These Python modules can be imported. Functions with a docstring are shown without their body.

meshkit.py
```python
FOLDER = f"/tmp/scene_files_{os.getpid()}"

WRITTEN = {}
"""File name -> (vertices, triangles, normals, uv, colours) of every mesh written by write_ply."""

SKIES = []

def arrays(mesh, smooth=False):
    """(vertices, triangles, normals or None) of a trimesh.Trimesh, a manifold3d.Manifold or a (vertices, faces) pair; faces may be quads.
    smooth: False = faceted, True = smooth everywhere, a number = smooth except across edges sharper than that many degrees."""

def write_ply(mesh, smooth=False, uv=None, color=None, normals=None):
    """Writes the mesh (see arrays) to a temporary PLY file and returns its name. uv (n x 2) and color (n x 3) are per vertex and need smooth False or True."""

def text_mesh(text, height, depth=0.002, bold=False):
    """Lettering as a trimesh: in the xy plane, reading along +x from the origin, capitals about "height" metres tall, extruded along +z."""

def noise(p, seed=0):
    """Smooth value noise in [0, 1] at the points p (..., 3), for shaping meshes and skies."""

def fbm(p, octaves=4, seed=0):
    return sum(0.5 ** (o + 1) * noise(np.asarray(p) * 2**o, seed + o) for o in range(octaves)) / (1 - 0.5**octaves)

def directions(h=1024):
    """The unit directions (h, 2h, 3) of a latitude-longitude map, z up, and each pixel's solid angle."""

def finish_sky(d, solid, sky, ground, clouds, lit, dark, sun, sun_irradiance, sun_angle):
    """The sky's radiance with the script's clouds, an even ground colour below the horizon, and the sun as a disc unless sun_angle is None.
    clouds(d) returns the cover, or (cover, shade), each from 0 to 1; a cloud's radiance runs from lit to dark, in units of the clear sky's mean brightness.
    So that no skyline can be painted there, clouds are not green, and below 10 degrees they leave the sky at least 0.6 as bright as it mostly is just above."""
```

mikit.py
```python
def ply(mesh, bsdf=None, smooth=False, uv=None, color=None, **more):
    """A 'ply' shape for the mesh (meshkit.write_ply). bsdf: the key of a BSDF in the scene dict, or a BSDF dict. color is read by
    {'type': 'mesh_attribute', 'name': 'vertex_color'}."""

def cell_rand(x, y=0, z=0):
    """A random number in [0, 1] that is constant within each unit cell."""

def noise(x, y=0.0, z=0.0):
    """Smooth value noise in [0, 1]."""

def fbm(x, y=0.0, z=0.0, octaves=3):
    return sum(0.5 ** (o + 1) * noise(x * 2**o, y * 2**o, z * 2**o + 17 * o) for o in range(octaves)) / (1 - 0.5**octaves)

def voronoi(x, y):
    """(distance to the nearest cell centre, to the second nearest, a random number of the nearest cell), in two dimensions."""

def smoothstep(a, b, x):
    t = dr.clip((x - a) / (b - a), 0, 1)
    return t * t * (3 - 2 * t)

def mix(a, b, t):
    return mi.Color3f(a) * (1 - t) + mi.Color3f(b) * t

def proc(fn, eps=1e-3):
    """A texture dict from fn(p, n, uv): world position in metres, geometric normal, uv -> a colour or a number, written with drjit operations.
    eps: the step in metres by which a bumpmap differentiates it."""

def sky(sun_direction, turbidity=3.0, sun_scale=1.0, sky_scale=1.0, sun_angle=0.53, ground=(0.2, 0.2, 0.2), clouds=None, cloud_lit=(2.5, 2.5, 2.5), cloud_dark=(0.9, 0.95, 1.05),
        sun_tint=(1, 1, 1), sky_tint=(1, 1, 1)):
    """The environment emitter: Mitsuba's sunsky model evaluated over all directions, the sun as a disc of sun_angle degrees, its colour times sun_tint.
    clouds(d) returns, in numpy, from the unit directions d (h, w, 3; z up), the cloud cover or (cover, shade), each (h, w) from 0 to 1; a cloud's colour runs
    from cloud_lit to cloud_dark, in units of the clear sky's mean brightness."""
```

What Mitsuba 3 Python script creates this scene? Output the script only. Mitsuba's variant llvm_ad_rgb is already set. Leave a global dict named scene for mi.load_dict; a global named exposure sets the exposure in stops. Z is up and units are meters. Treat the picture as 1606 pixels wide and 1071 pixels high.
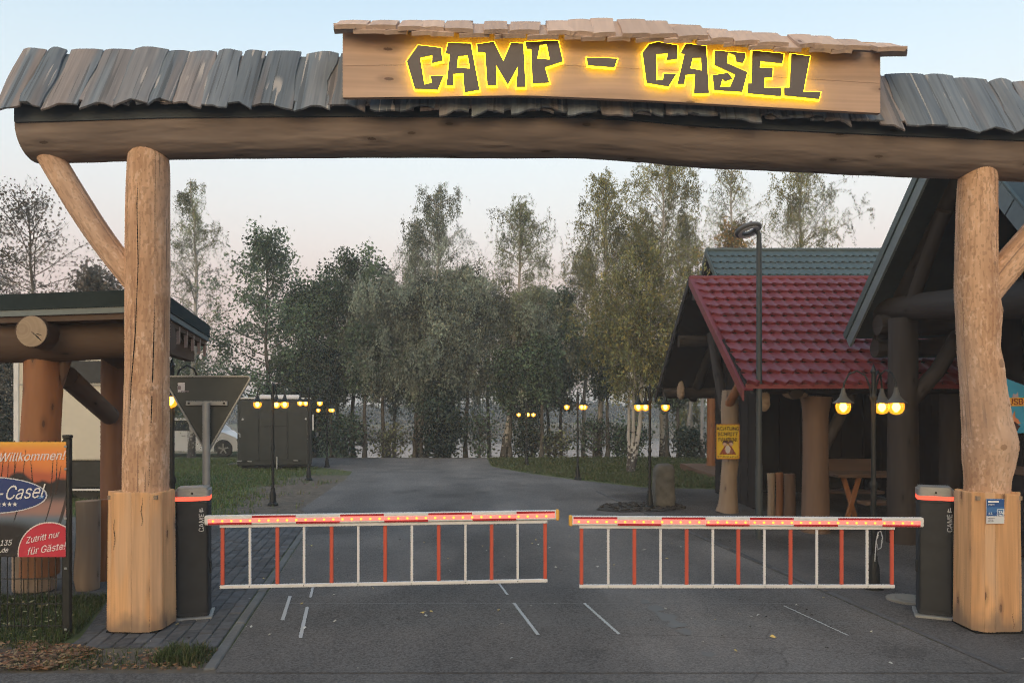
import math, random
import numpy as np, trimesh, mitsuba as mi, drjit as dr, mikit, meshkit
from shapely.geometry import Polygon, LineString, box as sbox
from shapely import affinity
from mikit import noise, fbm, voronoi, cell_rand, smoothstep, mix, proc
T = mi.ScalarTransform4f
scene, labels, used = {}, {}, {}

# ------------------------------------------------------------------ camera, sky, exposure
F, CX, HY, H = 1160.0, 803.0, 639.0, 1.66          # focal length in photo pixels, vanishing point, eye height
scene['camera'] = {'type': 'perspective', 'fov': math.degrees(2 * math.atan(803 / F)), 'fov_axis': 'x',
                   'principal_point_offset_y': -(HY - 535.5) / 1071.0, 'near_clip': 0.1, 'far_clip': 3000.0,
                   'to_world': T().look_at(origin=[0, 0, H], target=[0, 10, H], up=[0, 0, 1])}


def dusk(d):
    """The pink and grey band of dusk haze above the horizon, all the way round."""
    e = np.degrees(np.arcsin(np.clip(d[..., 2], -1, 1)))
    cover = np.clip((36.0 - e) / 27.0, 0, 1) ** 1.1 * 0.95
    n = meshkit.fbm(np.stack([d[..., 0] * 2, d[..., 1] * 2, d[..., 2] * 9], -1), 3)
    shade = np.clip(1 - e / 21.0, 0, 1) * 1.0 + 0.14 * (n - 0.5)
    return cover, shade


scene['sky'] = mikit.sky((-0.25, -1.0, 0.16), turbidity=3.0, sun_scale=0.155, sun_angle=66, sun_tint=(0.85, 1.0, 1.3), sky_scale=1.0, clouds=dusk, ground=(0.1, 0.1, 0.1),
                         cloud_lit=(1.05, 1.00, 0.95), cloud_dark=(0.99, 0.665, 0.61), sky_tint=(1.05, 1.0, 0.95))
exposure = 4.22
GLOW = 0.08            # display white is about this radiance: scales the lamps with the exposure


# ------------------------------------------------------------------ helpers
def at(px, py, Y):
    """A point of the place, measured in the photo, at the distance Y in front of the camera."""
    return np.array([(px - CX) / F * Y, Y, H + (HY - py) / F * Y])


def numbered(name):
    n = used.get(name, 0)
    used[name] = n + 1
    return name if n == 0 else f'{name}_{n:03d}'


def thing(name, label, cat, group=None):
    key = numbered(name)
    labels[key] = {'label': label, 'category': cat}
    if group:
        labels[key]['group'] = group
    return key


def put(key, shape, emit=None, label=None, kind=None):
    shape = dict(shape)
    if emit is not None:
        shape['emitter'] = {'type': 'area', 'radiance': {'type': 'rgb', 'value': [float(c) for c in emit]}}
    scene[key] = shape
    if label or kind:
        e = labels.setdefault(key, {})
        if label: e['label'] = label
        if kind: e['kind'] = kind
    return key


def part(parent, name, mesh, bsdf, smooth=False, uv=None, color=None, emit=None, label=None, kind=None, **kw):
    key = numbered(f'{parent}__{name}' if parent else name)
    if isinstance(mesh, tuple) and len(mesh) == 3:
        mesh, uv = (mesh[0], mesh[1]), mesh[2]
        smooth = bool(smooth)
    if color is not None:
        smooth = smooth is True
        n = len(mesh[0]) if isinstance(mesh, tuple) else len(mesh.vertices)
        color = np.broadcast_to(np.asarray(color, float), (n, 3)) if np.ndim(color) == 1 else color
    return put(key, mikit.ply(mesh, bsdf, smooth=smooth, uv=uv, color=color, **kw), emit, label, kind)


def structure(name, mesh, bsdf, label=None, **kw):
    key = part(None, name, mesh, bsdf, **kw)
    labels[key] = {'kind': 'structure'}
    if label: labels[key]['label'] = label
    return key


def tmesh(v, f):
    return trimesh.Trimesh(np.asarray(v, float), np.asarray(f), process=False)


def cat(*ms):
    return trimesh.util.concatenate([m if isinstance(m, trimesh.Trimesh) else tmesh(m[0], m[1]) for m in ms])


def cbox(c, s, ch=0.0, rz=0.0, rot=None):
    """Box (chamfered when ch) with centre c and size s."""
    h = np.asarray(s, float) / 2
    if ch <= 0:
        m = trimesh.creation.box(extents=s)
    else:
        pts = []
        for sx in (-1, 1):
            for sy in (-1, 1):
                for sz in (-1, 1):
                    k = np.array([sx, sy, sz])
                    for a in range(3):
                        q = k * (h - ch)
                        q[a] = k[a] * h[a]
                        pts.append(q)
        m = trimesh.convex.convex_hull(np.array(pts))
    R = np.eye(4)
    if rot is not None: R[:3, :3] = rot
    elif rz: R = trimesh.transformations.rotation_matrix(rz, [0, 0, 1])
    m.apply_transform(R)
    m.apply_translation(c)
    return m


def bx(x0, x1, y0, y1, z0, z1, ch=0.0):
    return cbox([(x0 + x1) / 2, (y0 + y1) / 2, (z0 + z1) / 2], [x1 - x0, y1 - y0, z1 - z0], ch)


def woody(m, axis, ident):
    """Unmerged copy of a faceted mesh with uv: u along the grain axis (plus 50 m per piece), v across it."""
    v = m.vertices[m.faces].reshape(-1, 3)
    n = np.repeat(m.face_normals, 3, axis=0)
    a = np.asarray(axis, float) / np.linalg.norm(axis)
    w = np.cross(n, a)
    end = np.linalg.norm(w, axis=1) < 0.4
    e1 = np.cross(a, [0.31, 0.2, 0.93]); e1 /= np.linalg.norm(e1)
    e2 = np.cross(a, e1)
    o = m.vertices.mean(0)
    u = np.where(end, (v - o) @ e1, (v - o) @ a)
    t = np.where(end, (v - o) @ e2, ((v - o) * w).sum(1))
    return v, np.arange(len(v)).reshape(-1, 3), np.stack([u + 50.0 * ident + 25, t], 1)


def frame(t, seam=(0, 1, 0.01)):
    t = t / (np.linalg.norm(t) + 1e-12)
    s = np.asarray(seam, float)
    a = s - t * (s @ t)
    if np.linalg.norm(a) < 0.05:
        a = np.array([1.0, 0.02, 0.03]) - t * t[0]
    a /= np.linalg.norm(a)
    return t, a, np.cross(t, a)


def log(path, radii, sides=18, ident=0, rough=0.0, seed=0, step=None, squash=None, caps=True, seam=(0, 1, 0.01)):
    """A round timber along a path with uv; seam turned to the back, caps with edges of their own."""
    p = np.asarray(path, float)
    r = np.broadcast_to(np.asarray(radii, float), (len(p),)).copy()
    L = np.concatenate([[0], np.cumsum(np.linalg.norm(np.diff(p, axis=0), axis=1))])
    if step:
        n = max(2, int(L[-1] / step) + 1)
        s = np.linspace(0, L[-1], n)
        from scipy.interpolate import PchipInterpolator
        p = np.stack([PchipInterpolator(L, p[:, k])(s) if len(L) > 2 else np.interp(s, L, p[:, k]) for k in range(3)], 1)
        r = PchipInterpolator(L, r)(s) if len(L) > 2 else np.interp(s, L, r)
        L = s
    tan = np.gradient(p, axis=0)
    ang = np.arange(sides + 1) / sides * 2 * np.pi
    V, UV = [], []
    for i in range(len(p)):
        t, a, b = frame(tan[i], seam)
        ring = np.cos(ang)[:, None] * a + np.sin(ang)[:, None] * b
        rr = np.full(sides + 1, r[i])
        if rough:
            q = p[i] + ring * r[i]
            rr = rr * (1 + rough * (meshkit.fbm(q * [7, 7, 3] + seed * 11.3, 3) - 0.5) * 2)
            rr[-1] = rr[0]
        V.append(p[i] + ring * rr[:, None])
        UV.append(np.stack([np.full(sides + 1, L[i] + 50.0 * ident + 5), ang * r.mean()], 1))
    V, UV = np.vstack(V), np.vstack(UV)
    i, j = np.meshgrid(np.arange(len(p) - 1), np.arange(sides), indexing='ij')
    k = sides + 1
    q = np.stack([i * k + j, i * k + j + 1, (i + 1) * k + j + 1, (i + 1) * k + j], -1).reshape(-1, 4)
    Fc = np.vstack([q[:, [0, 1, 2]], q[:, [0, 2, 3]]])
    if caps:
        for e, flip in ((0, True), (len(p) - 1, False)):
            ring = V[e * k: e * k + sides]
            o = len(V)
            t, a, b = frame(tan[e], seam)
            V = np.vstack([V, ring, ring.mean(0, keepdims=True)])
            c = ring.mean(0)
            uvc = np.stack([(ring - c) @ a * 0.25 + 50.0 * ident + 30, (ring - c) @ b], 1)
            UV = np.vstack([UV, uvc, [[50.0 * ident + 30, 0]]])
            jj = np.arange(sides)
            tri = np.stack([o + jj, o + (jj + 1) % sides, np.full(sides, o + sides)], 1)
            Fc = np.vstack([Fc, tri[:, ::-1] if flip else tri])
    return V, Fc, UV


def pipe(path, radii, sides=8, caps=True):
    v, f, _ = log(path, radii, sides, caps=caps)
    return v, f


def lathe(profile, centre=(0, 0, 0), sections=24):
    m = trimesh.creation.revolve(np.asarray(profile, float), sections=sections)
    if m.volume < 0: m.invert()
    m.apply_translation(centre)
    return m


def prism(poly, depth):
    """Shapely polygon in (x, z) extruded along y by depth (front face at y = 0, facing -y)."""
    gs = getattr(poly, 'geoms', [poly])
    ms = []
    for g in gs:
        m = trimesh.creation.extrude_polygon(g, depth, engine='earcut')
        v = m.vertices.copy()
        m = tmesh(np.stack([v[:, 0], v[:, 2], v[:, 1]], 1), m.faces[:, ::-1])
        ms.append(m)
    return cat(*ms)


def text_xz(txt, height, x, z, y, bold=False, shear=0.0, center=False, depth=0.002, sx=1.0, rot=0.0):
    m = meshkit.text_mesh(txt, height, depth, bold)
    v = m.vertices.copy()
    if center: v[:, 0] -= (v[:, 0].min() + v[:, 0].max()) / 2
    v[:, 0] = v[:, 0] * sx + shear * v[:, 1]
    c, s = math.cos(rot), math.sin(rot)
    a, b = v[:, 0] * c - v[:, 1] * s, v[:, 0] * s + v[:, 1] * c
    return tmesh(np.stack([a + x, y - v[:, 2], b + z], 1), m.faces)


def sm(a, b, x):
    t = np.clip((np.asarray(x, float) - a) / (b - a), 0, 1)
    return t * t * (3 - 2 * t)


def zg(x, y):
    """Height of the ground: level forecourt, gentle fall, bank down to the lake, far shore."""
    x, y = np.asarray(x, float), np.asarray(y, float)
    z = -0.13 * sm(15, 23, y) - 0.29 * sm(24.5, 29.5, y) * sm(-8.0, -10.5, x)
    crest = 26.2 + 26 * sm(-8.5, -13.0, x) + 8 * sm(9, 20, x)
    z = z - 3.9 * sm(0, 13, y - crest)
    far = 104 + 10 * (meshkit.noise(np.stack([x / 40, x * 0, x * 0], -1)) - 0.5)
    z = z + 2.9 * sm(-3, 34, y - far) + 4.0 * sm(60, 300, y - far)
    return z


def drape(poly, step, dz):
    """Sheet over the ground: the polygon cut along a grid."""
    x0, y0, x1, y1 = poly.bounds
    V, Fc = [], []
    from shapely.prepared import prep
    pp = prep(poly)
    for a in np.arange(math.floor(x0 / step) * step, x1, step):
        for b in np.arange(math.floor(y0 / step) * step, y1, step):
            c = sbox(a, b, a + step, b + step)
            if pp.contains(c):
                o = len(V)
                V += [(a, b), (a + step, b), (a + step, b + step), (a, b + step)]
                Fc += [(o, o + 1, o + 2), (o, o + 2, o + 3)]
            elif pp.intersects(c):
                g = poly.intersection(c)
                for h in getattr(g, 'geoms', [g]):
                    if h.geom_type != 'Polygon' or h.area < 1e-6: continue
                    v, f = trimesh.creation.triangulate_polygon(h, engine='earcut')
                    o = len(V)
                    for t in f:
                        A, B, C = v[t[0]], v[t[1]], v[t[2]]
                        cr = (B[0] - A[0]) * (C[1] - A[1]) - (B[1] - A[1]) * (C[0] - A[0])
                        Fc.append((o + t[0], o + t[1], o + t[2]) if cr > 0 else (o + t[0], o + t[2], o + t[1]))
                    V += [tuple(q) for q in v]
    V = np.array(V)
    z = zg(V[:, 0], V[:, 1]) + dz
    return np.column_stack([V, z]), np.array(Fc)


# ------------------------------------------------------------------ materials
def pr(fn, rough=0.7, bump=None, bump_eps=1e-3, spec=0.4, both=False, **kw):
    b = {'type': 'principled', 'base_color': proc(fn) if callable(fn) else {'type': 'rgb', 'value': list(fn)},
         'roughness': rough, 'specular': spec, **kw}
    if bump is not None:
        b = {'type': 'bumpmap', 'arbitrary': proc(bump, eps=bump_eps), 'scale': 1.0, 'bsdf': b}
    return {'type': 'twosided', 'bsdf': b} if both else b


def wood(light, dark, knot, knots=0.5, across=38.0, along=1.6, contrast=1.0, tone=0.12):
    def fn(p, n, uv):
        u, v = uv[0], uv[1]
        i = dr.floor(u / 50.0)
        k = cell_rand(i, 7, 3)
        v = v + 0.03 * noise(u * 2.2, v * 6, i * 3.1)
        g = fbm(u * along, v * across + i * 13.7, i, 3)
        r = noise(u * 0.55 * along, v * across * 0.32, i + 5.5)
        d, e, w = voronoi(u * 2.1 + i * 5.3, v * 6.5)
        d = d * (0.75 + 0.6 * w)
        here = smoothstep(1 - knots, 1 - knots + 0.02, w)
        ring = here * smoothstep(0.30, 0.10, d)
        eye = here * smoothstep(0.10, 0.06, d)
        c = mix(dark, light, dr.clip(0.5 + contrast * (0.62 * g + 0.5 * r - 0.56), 0, 1))
        c = c * (1 - tone + 2 * tone * k)
        c = mix(c, knot, 0.35 * ring + 0.55 * eye)
        return c
    return fn


def grain(across=60.0, depth=0.003, along=2.0):
    def fn(p, n, uv):
        return depth * fbm(uv[0] * along, uv[1] * across, dr.floor(uv[0] / 50.0), 2)
    return fn


def speckle(c, amount=0.12, scale=6.0):
    def fn(p, n, uv):
        g = fbm(p[0] * scale, p[1] * scale, p[2] * scale, 3) * 0.75 + noise(p[0] * scale * 9, p[1] * scale * 9, p[2] * scale * 9) * 0.25
        return mi.Color3f(c) * (1 - amount + 2 * amount * g)
    return fn


def asphalt(base, tint, wear):
    def fn(p, n, uv):
        big = fbm(p[0] * 0.35, p[1] * 0.35, 1.0, 3)
        mid = fbm(p[0] * 2.1, p[1] * 1.2, 4.0, 3)
        track = noise((p[0] + 0.16 * p[1]) * 1.5, p[1] * 0.06, 2.0)
        fine = noise(p[0] * 85, p[1] * 85, 0) * 0.6 + noise(p[0] * 190, p[1] * 190, 3) * 0.4
        d, e, w = voronoi(p[0] * 0.45 + 0.3 * fbm(p[0] * 2, p[1] * 2, 8, 2), p[1] * 0.45)
        crack = (1 - smoothstep(0.0, 0.010, e - d)) * smoothstep(0.55, 0.7, noise(p[0] * 0.5, p[1] * 0.5, 9))
        stain = smoothstep(0.66, 0.78, fbm(p[0] * 0.9 + 4, p[1] * 0.9, 12.0, 3))
        v = 0.72 + 0.42 * (big - 0.5) + 0.36 * (mid - 0.5) + 0.34 * (track - 0.5) + 0.85 * (fine - 0.5) + 0.28
        patch = smoothstep(0.50, 0.53, noise(p[0] * 0.55 + 7, p[1] * 0.23, 21.0)) * 0.10
        c = mix(base, tint, mid) * (v - patch)
        return c * (1 - 0.22 * crack) * (1 - 0.25 * stain)
    return fn


def ground_colour(p, n, uv):
    g = fbm(p[0] * 1.3, p[1] * 1.3, 0.0, 3)
    f = fbm(p[0] * 14, p[1] * 14, 5.0, 2)
    soil = mix((0.085, 0.072, 0.06), (0.16, 0.135, 0.11), f)
    grass = mix((0.05, 0.068, 0.03), (0.115, 0.125, 0.06), f)
    worn = dr.maximum(smoothstep(5.35, 4.95, p[1]) * 0.8, smoothstep(1.6, 0.4, dr.abs(p[0] + 3.6 + 0.14 * (p[1] - 12))) * smoothstep(21, 15, p[1]) * smoothstep(8, 11, p[1]))
    c = mix(grass, soil, smoothstep(0.35, 0.75, 0.55 * g + 0.75 * worn))
    sand = mix((0.095, 0.078, 0.055), (0.165, 0.132, 0.096), g)
    return mix(c, sand, smoothstep(95, 100, p[1]) * smoothstep(150, 120, p[1] + 30 * (noise(p[0] * 0.03, p[1] * 0.05, 1) - 0.5)))


scene['m_ground'] = pr(ground_colour, 0.95, spec=0.1)
scene['m_asphalt'] = pr(asphalt((0.118, 0.114, 0.113), (0.145, 0.134, 0.127), 0.5), 0.92, spec=0.12)
scene['m_forecourt'] = pr(asphalt((0.088, 0.084, 0.084), (0.110, 0.102, 0.098), 0.5), 0.9, spec=0.12)
scene['m_paver'] = pr(lambda p, n, uv: mi.Color3f(0.078, 0.078, 0.082) * (0.55 + 0.5 * cell_rand(dr.floor(uv[0] / 50.0), 2, 2) + 0.5 * fbm(p[0] * 30, p[1] * 30, 0, 2)), 0.85)
scene['m_kerb'] = pr(speckle((0.13, 0.13, 0.128), 0.3, 9), 0.85)
def peeled(p, n, uv):
    u, v = uv[0], uv[1]
    i = dr.floor(u / 50.0)
    g = fbm(u * 1.1, v * 13 + i * 13.7, i, 3)
    m = fbm(u * 7, v * 17 + 3 * i, 2.0, 3)
    fl = noise(u * 26, v * 60, i) * 0.6 + 0.4 * noise(u * 60, v * 110, i + 4)
    c = mix((0.40, 0.225, 0.130), (0.66, 0.425, 0.275), dr.clip(0.5 + 1.0 * (g - 0.5) + 0.7 * (m - 0.5) + 0.5 * (noise(u * 3.5, v * 75, i) - 0.5), 0, 1))
    c = mix(c, (0.74, 0.54, 0.40), 0.5 * smoothstep(0.55, 0.72, fl) * smoothstep(0.35, 0.6, m))
    c = mix(c, (0.27, 0.14, 0.08), 0.40 * smoothstep(0.60, 0.75, noise(u * 38, v * 95, i + 9)))
    c = mix(c, (0.20, 0.12, 0.08), 0.7 * smoothstep(0.80, 0.86, noise(u * 1.6, v * 60, i + 3)))
    return mix(c, (0.40, 0.33, 0.29), 0.35 * smoothstep(0.5, 0.8, fbm(u * 0.9, v * 3, i + 7, 2)))


scene['m_post'] = pr(peeled, 0.75, bump=lambda p, n, uv: 0.010 * fbm(uv[0] * 6, uv[1] * 20, 0, 3), bump_eps=2e-3)
clad_wood = wood((0.72, 0.42, 0.21), (0.45, 0.235, 0.105), (0.13, 0.065, 0.04), 0.40, 24, 0.9, 1.5, 0.05)


def clad(p, n, uv):
    c = clad_wood(p, n, uv)
    f = noise(uv[0] * 5, uv[1] * 130, 3)
    c = c * (0.90 + 0.2 * f)
    c = mix(c, (0.44, 0.35, 0.28), 0.3 * smoothstep(0.52, 0.72, fbm(uv[0] * 1.2, uv[1] * 7 + dr.floor(uv[0] / 50.0), 5, 3)))
    dirt = smoothstep(0.22, 0.02, p[2] + 0.16 * (fbm(p[0] * 14 + p[1] * 9, p[2] * 8, 1, 3) - 0.5))
    return mix(c, (0.14, 0.11, 0.09), 0.75 * dirt)


scene['m_clad'] = pr(clad, 0.65, bump=grain(70, 0.002), bump_eps=2e-3)
scene['m_beam'] = pr(wood((0.305, 0.245, 0.215), (0.155, 0.120, 0.106), (0.07, 0.05, 0.04), 0.4, 22, 1.6, 1.5, 0.05), 0.8,
                     bump=lambda p, n, uv: 0.018 * fbm(uv[0] * 3, uv[1] * 16, 0, 3), bump_eps=2e-3)


def stained_plank(p, n, uv):
    u, v = uv[0], uv[1]
    i = dr.floor(u / 50.0)
    a, b = cell_rand(i, 1, 1), cell_rand(i, 2, 1)
    g = fbm(u * 2.0, v * 34 + i * 9, i, 3)
    s = smoothstep(0.35, 0.62, noise(v * 12 + i * 3.7, u * 0.7, i) * 0.6 + 0.12 * noise(v * 40, u * 3, i) + 0.3 * (a - 0.3))
    blue = mix((0.110, 0.138, 0.175), (0.20, 0.23, 0.265), g)
    brown = mix((0.17, 0.152, 0.152), (0.285, 0.25, 0.243), g)
    c = mix(blue, brown, s * smoothstep(0.3, 0.8, b + 0.25))
    scar = smoothstep(0.80, 0.84, noise(v * 60 + 11 * i, u * 3.0, i + 2)) * smoothstep(0.55, 0.7, noise(v * 6, u * 2, i + 8))
    c = c * (0.88 + 0.24 * noise(v * 110 + i, u * 4, i)) * (0.85 + 0.3 * a)
    c = mix(c, (0.05, 0.055, 0.06), 0.5 * smoothstep(0.76, 0.84, noise(v * 50 + i, u * 1.3, i + 6)))
    return mix(c, (0.45, 0.42, 0.40), 0.8 * scar)


scene['m_plank'] = pr(stained_plank, 0.7, bump=grain(50, 0.004), bump_eps=2e-3)
scene['m_purlin'] = pr(wood((0.095, 0.118, 0.145), (0.05, 0.065, 0.082), (0.03, 0.03, 0.03), 0.1), 0.8)
scene['m_board'] = pr(wood((0.56, 0.385, 0.285), (0.36, 0.24, 0.175), (0.09, 0.05, 0.04), 0.34, 30, 0.8, 1.5, 0.05), 0.6)
scene['m_shingle'] = pr(wood((0.60, 0.455, 0.375), (0.42, 0.31, 0.255), (0.16, 0.10, 0.08), 0.25, 40, 2.0, 0.9, 0.14), 0.75)
scene['m_hutlog'] = pr(wood((0.20, 0.125, 0.085), (0.10, 0.06, 0.042), (0.05, 0.03, 0.022), 0.3, 14, 1.3, 0.9, 0.08), 0.7)
scene['m_redlog'] = pr(wood((0.33, 0.145, 0.062), (0.19, 0.075, 0.032), (0.07, 0.035, 0.02), 0.3, 14, 1.3, 0.9, 0.06), 0.55)
scene['m_darkwood'] = pr(wood((0.026, 0.020, 0.018), (0.014, 0.011, 0.011), (0.02, 0.015, 0.012), 0.2), 0.75)
scene['m_greywood'] = pr(wood((0.34, 0.255, 0.185), (0.20, 0.145, 0.105), (0.10, 0.07, 0.05), 0.3, 22, 1.2, 1.0, 0.15), 0.8)
scene['m_redtile'] = pr(speckle((0.165, 0.029, 0.032), 0.38, 3), 0.5, spec=0.5)
scene['m_greentile'] = pr(speckle((0.060, 0.085, 0.088), 0.2, 3), 0.45, spec=0.5)
scene['m_slate'] = pr(speckle((0.040, 0.058, 0.068), 0.25, 5), 0.55, both=True)
scene['m_flashing'] = pr(speckle((0.135, 0.165, 0.175), 0.2, 5), 0.5)
scene['m_anthracite'] = pr(speckle((0.022, 0.026, 0.032), 0.2, 14), 0.55, spec=0.4)
scene['m_black'] = pr(speckle((0.014, 0.016, 0.016), 0.25, 20), 0.5)
scene['m_galv'] = pr(speckle((0.30, 0.305, 0.30), 0.18, 18), 0.45, metallic=0.35)
scene['m_white'] = pr(speckle((0.62, 0.62, 0.625), 0.16, 7), 0.5)
scene['m_signback'] = pr(speckle((0.050, 0.056, 0.054), 0.15, 10), 0.55)
scene['m_lamppole'] = pr(speckle((0.045, 0.055, 0.06), 0.15, 10), 0.5)
scene['m_lamphead'] = pr(speckle((0.12, 0.125, 0.135), 0.12, 10), 0.5)
scene['m_shade'] = pr(speckle((0.085, 0.08, 0.07), 0.15, 20), 0.4)
scene['m_shelterlog'] = pr(wood((0.115, 0.073, 0.052), (0.06, 0.039, 0.029), (0.03, 0.02, 0.015), 0.3, 14, 1.3, 0.9, 0.08), 0.75)
scene['m_rearlog'] = pr(wood((0.20, 0.095, 0.052), (0.11, 0.05, 0.03), (0.04, 0.025, 0.02), 0.3, 14, 1.3, 0.9, 0.06), 0.65)
scene['m_felt'] = pr(speckle((0.020, 0.031, 0.034), 0.25, 6), 0.85, spec=0.2)
scene['m_endgrain'] = pr(lambda p, n, uv: mix((0.37, 0.285, 0.205), (0.27, 0.20, 0.14), noise(dr.sqrt(dr.square(p[0] + 4.11) + dr.square(p[2] - 2.315)) * 90, 0, 0) * 0.6 + 0.4 * fbm(p[0] * 20, p[2] * 20, 0, 2)), 0.8)
scene['m_cream'] = pr(speckle((0.56, 0.52, 0.44), 0.05, 2), 0.5)
scene['m_trailer'] = pr(speckle((0.026, 0.031, 0.030), 0.2, 3), 0.45)
scene['m_stone'] = pr(lambda p, n, uv: mix((0.045, 0.047, 0.042), (0.17, 0.16, 0.145), fbm(p[0] * 11, p[1] * 11, p[2] * 9, 4)), 0.9)
scene['m_sand'] = pr(speckle((0.20, 0.185, 0.16), 0.2, 8), 0.95)
scene['m_darklog'] = pr(wood((0.050, 0.039, 0.034), (0.026, 0.021, 0.019), (0.02, 0.016, 0.014), 0.3, 14, 1.3, 0.9, 0.08), 0.75)
scene['m_bark'] = pr(lambda p, n, uv: mix((0.045, 0.040, 0.034), (0.16, 0.145, 0.125), fbm(p[0] * 9, p[1] * 9, p[2] * 3, 3)), 0.95, spec=0.1)
scene['m_birch'] = pr(lambda p, n, uv: mix(mix((0.30, 0.28, 0.26), (0.50, 0.48, 0.45), noise(p[0] * 5, p[1] * 5, p[2] * 2)), (0.035, 0.03, 0.028),
                                           0.85 * smoothstep(0.58, 0.68, noise(p[0] * 17, p[1] * 17, p[2] * 15) * 0.6 + 0.4 * smoothstep(1.3, 0.0, p[2]) + 0.15 * noise(p[0] * 3, p[1] * 3, p[2] * 2))), 0.85, spec=0.2)
scene['m_leaf'] = {'type': 'principledthin', 'base_color': {'type': 'mesh_attribute', 'name': 'vertex_color'}, 'roughness': 0.6, 'diff_trans': 0.55, 'spec_trans': 0.0, 'eta': 1.3}
scene['m_paint'] = {'type': 'twosided', 'bsdf': {'type': 'principled', 'base_color': {'type': 'mesh_attribute', 'name': 'vertex_color'}, 'roughness': 0.5, 'specular': 0.4}}
scene['m_gloss'] = {'type': 'principled', 'base_color': {'type': 'mesh_attribute', 'name': 'vertex_color'}, 'roughness': 0.22, 'specular': 0.5, 'clearcoat': 0.6}
scene['m_dark'] = {'type': 'diffuse', 'reflectance': {'type': 'rgb', 'value': [0.02, 0.02, 0.02]}}
scene['m_globe'] = {'type': 'thindielectric', 'specular_transmittance': {'type': 'rgb', 'value': [1.0, 0.72, 0.25]}}
scene['m_pane'] = {'type': 'principled', 'base_color': {'type': 'rgb', 'value': [0.02, 0.025, 0.03]}, 'roughness': 0.08, 'specular': 0.6}
scene['m_water'] = {'type': 'bumpmap', 'arbitrary': proc(lambda p, n, uv: 0.035 * fbm(p[0] * 1.2, p[1] * 1.2, 0, 2), eps=0.02), 'scale': 1.0,
                    'bsdf': {'type': 'roughplastic', 'diffuse_reflectance': {'type': 'rgb', 'value': [0.03, 0.04, 0.04]}, 'int_ior': 1.333, 'alpha': 0.08}}


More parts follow.
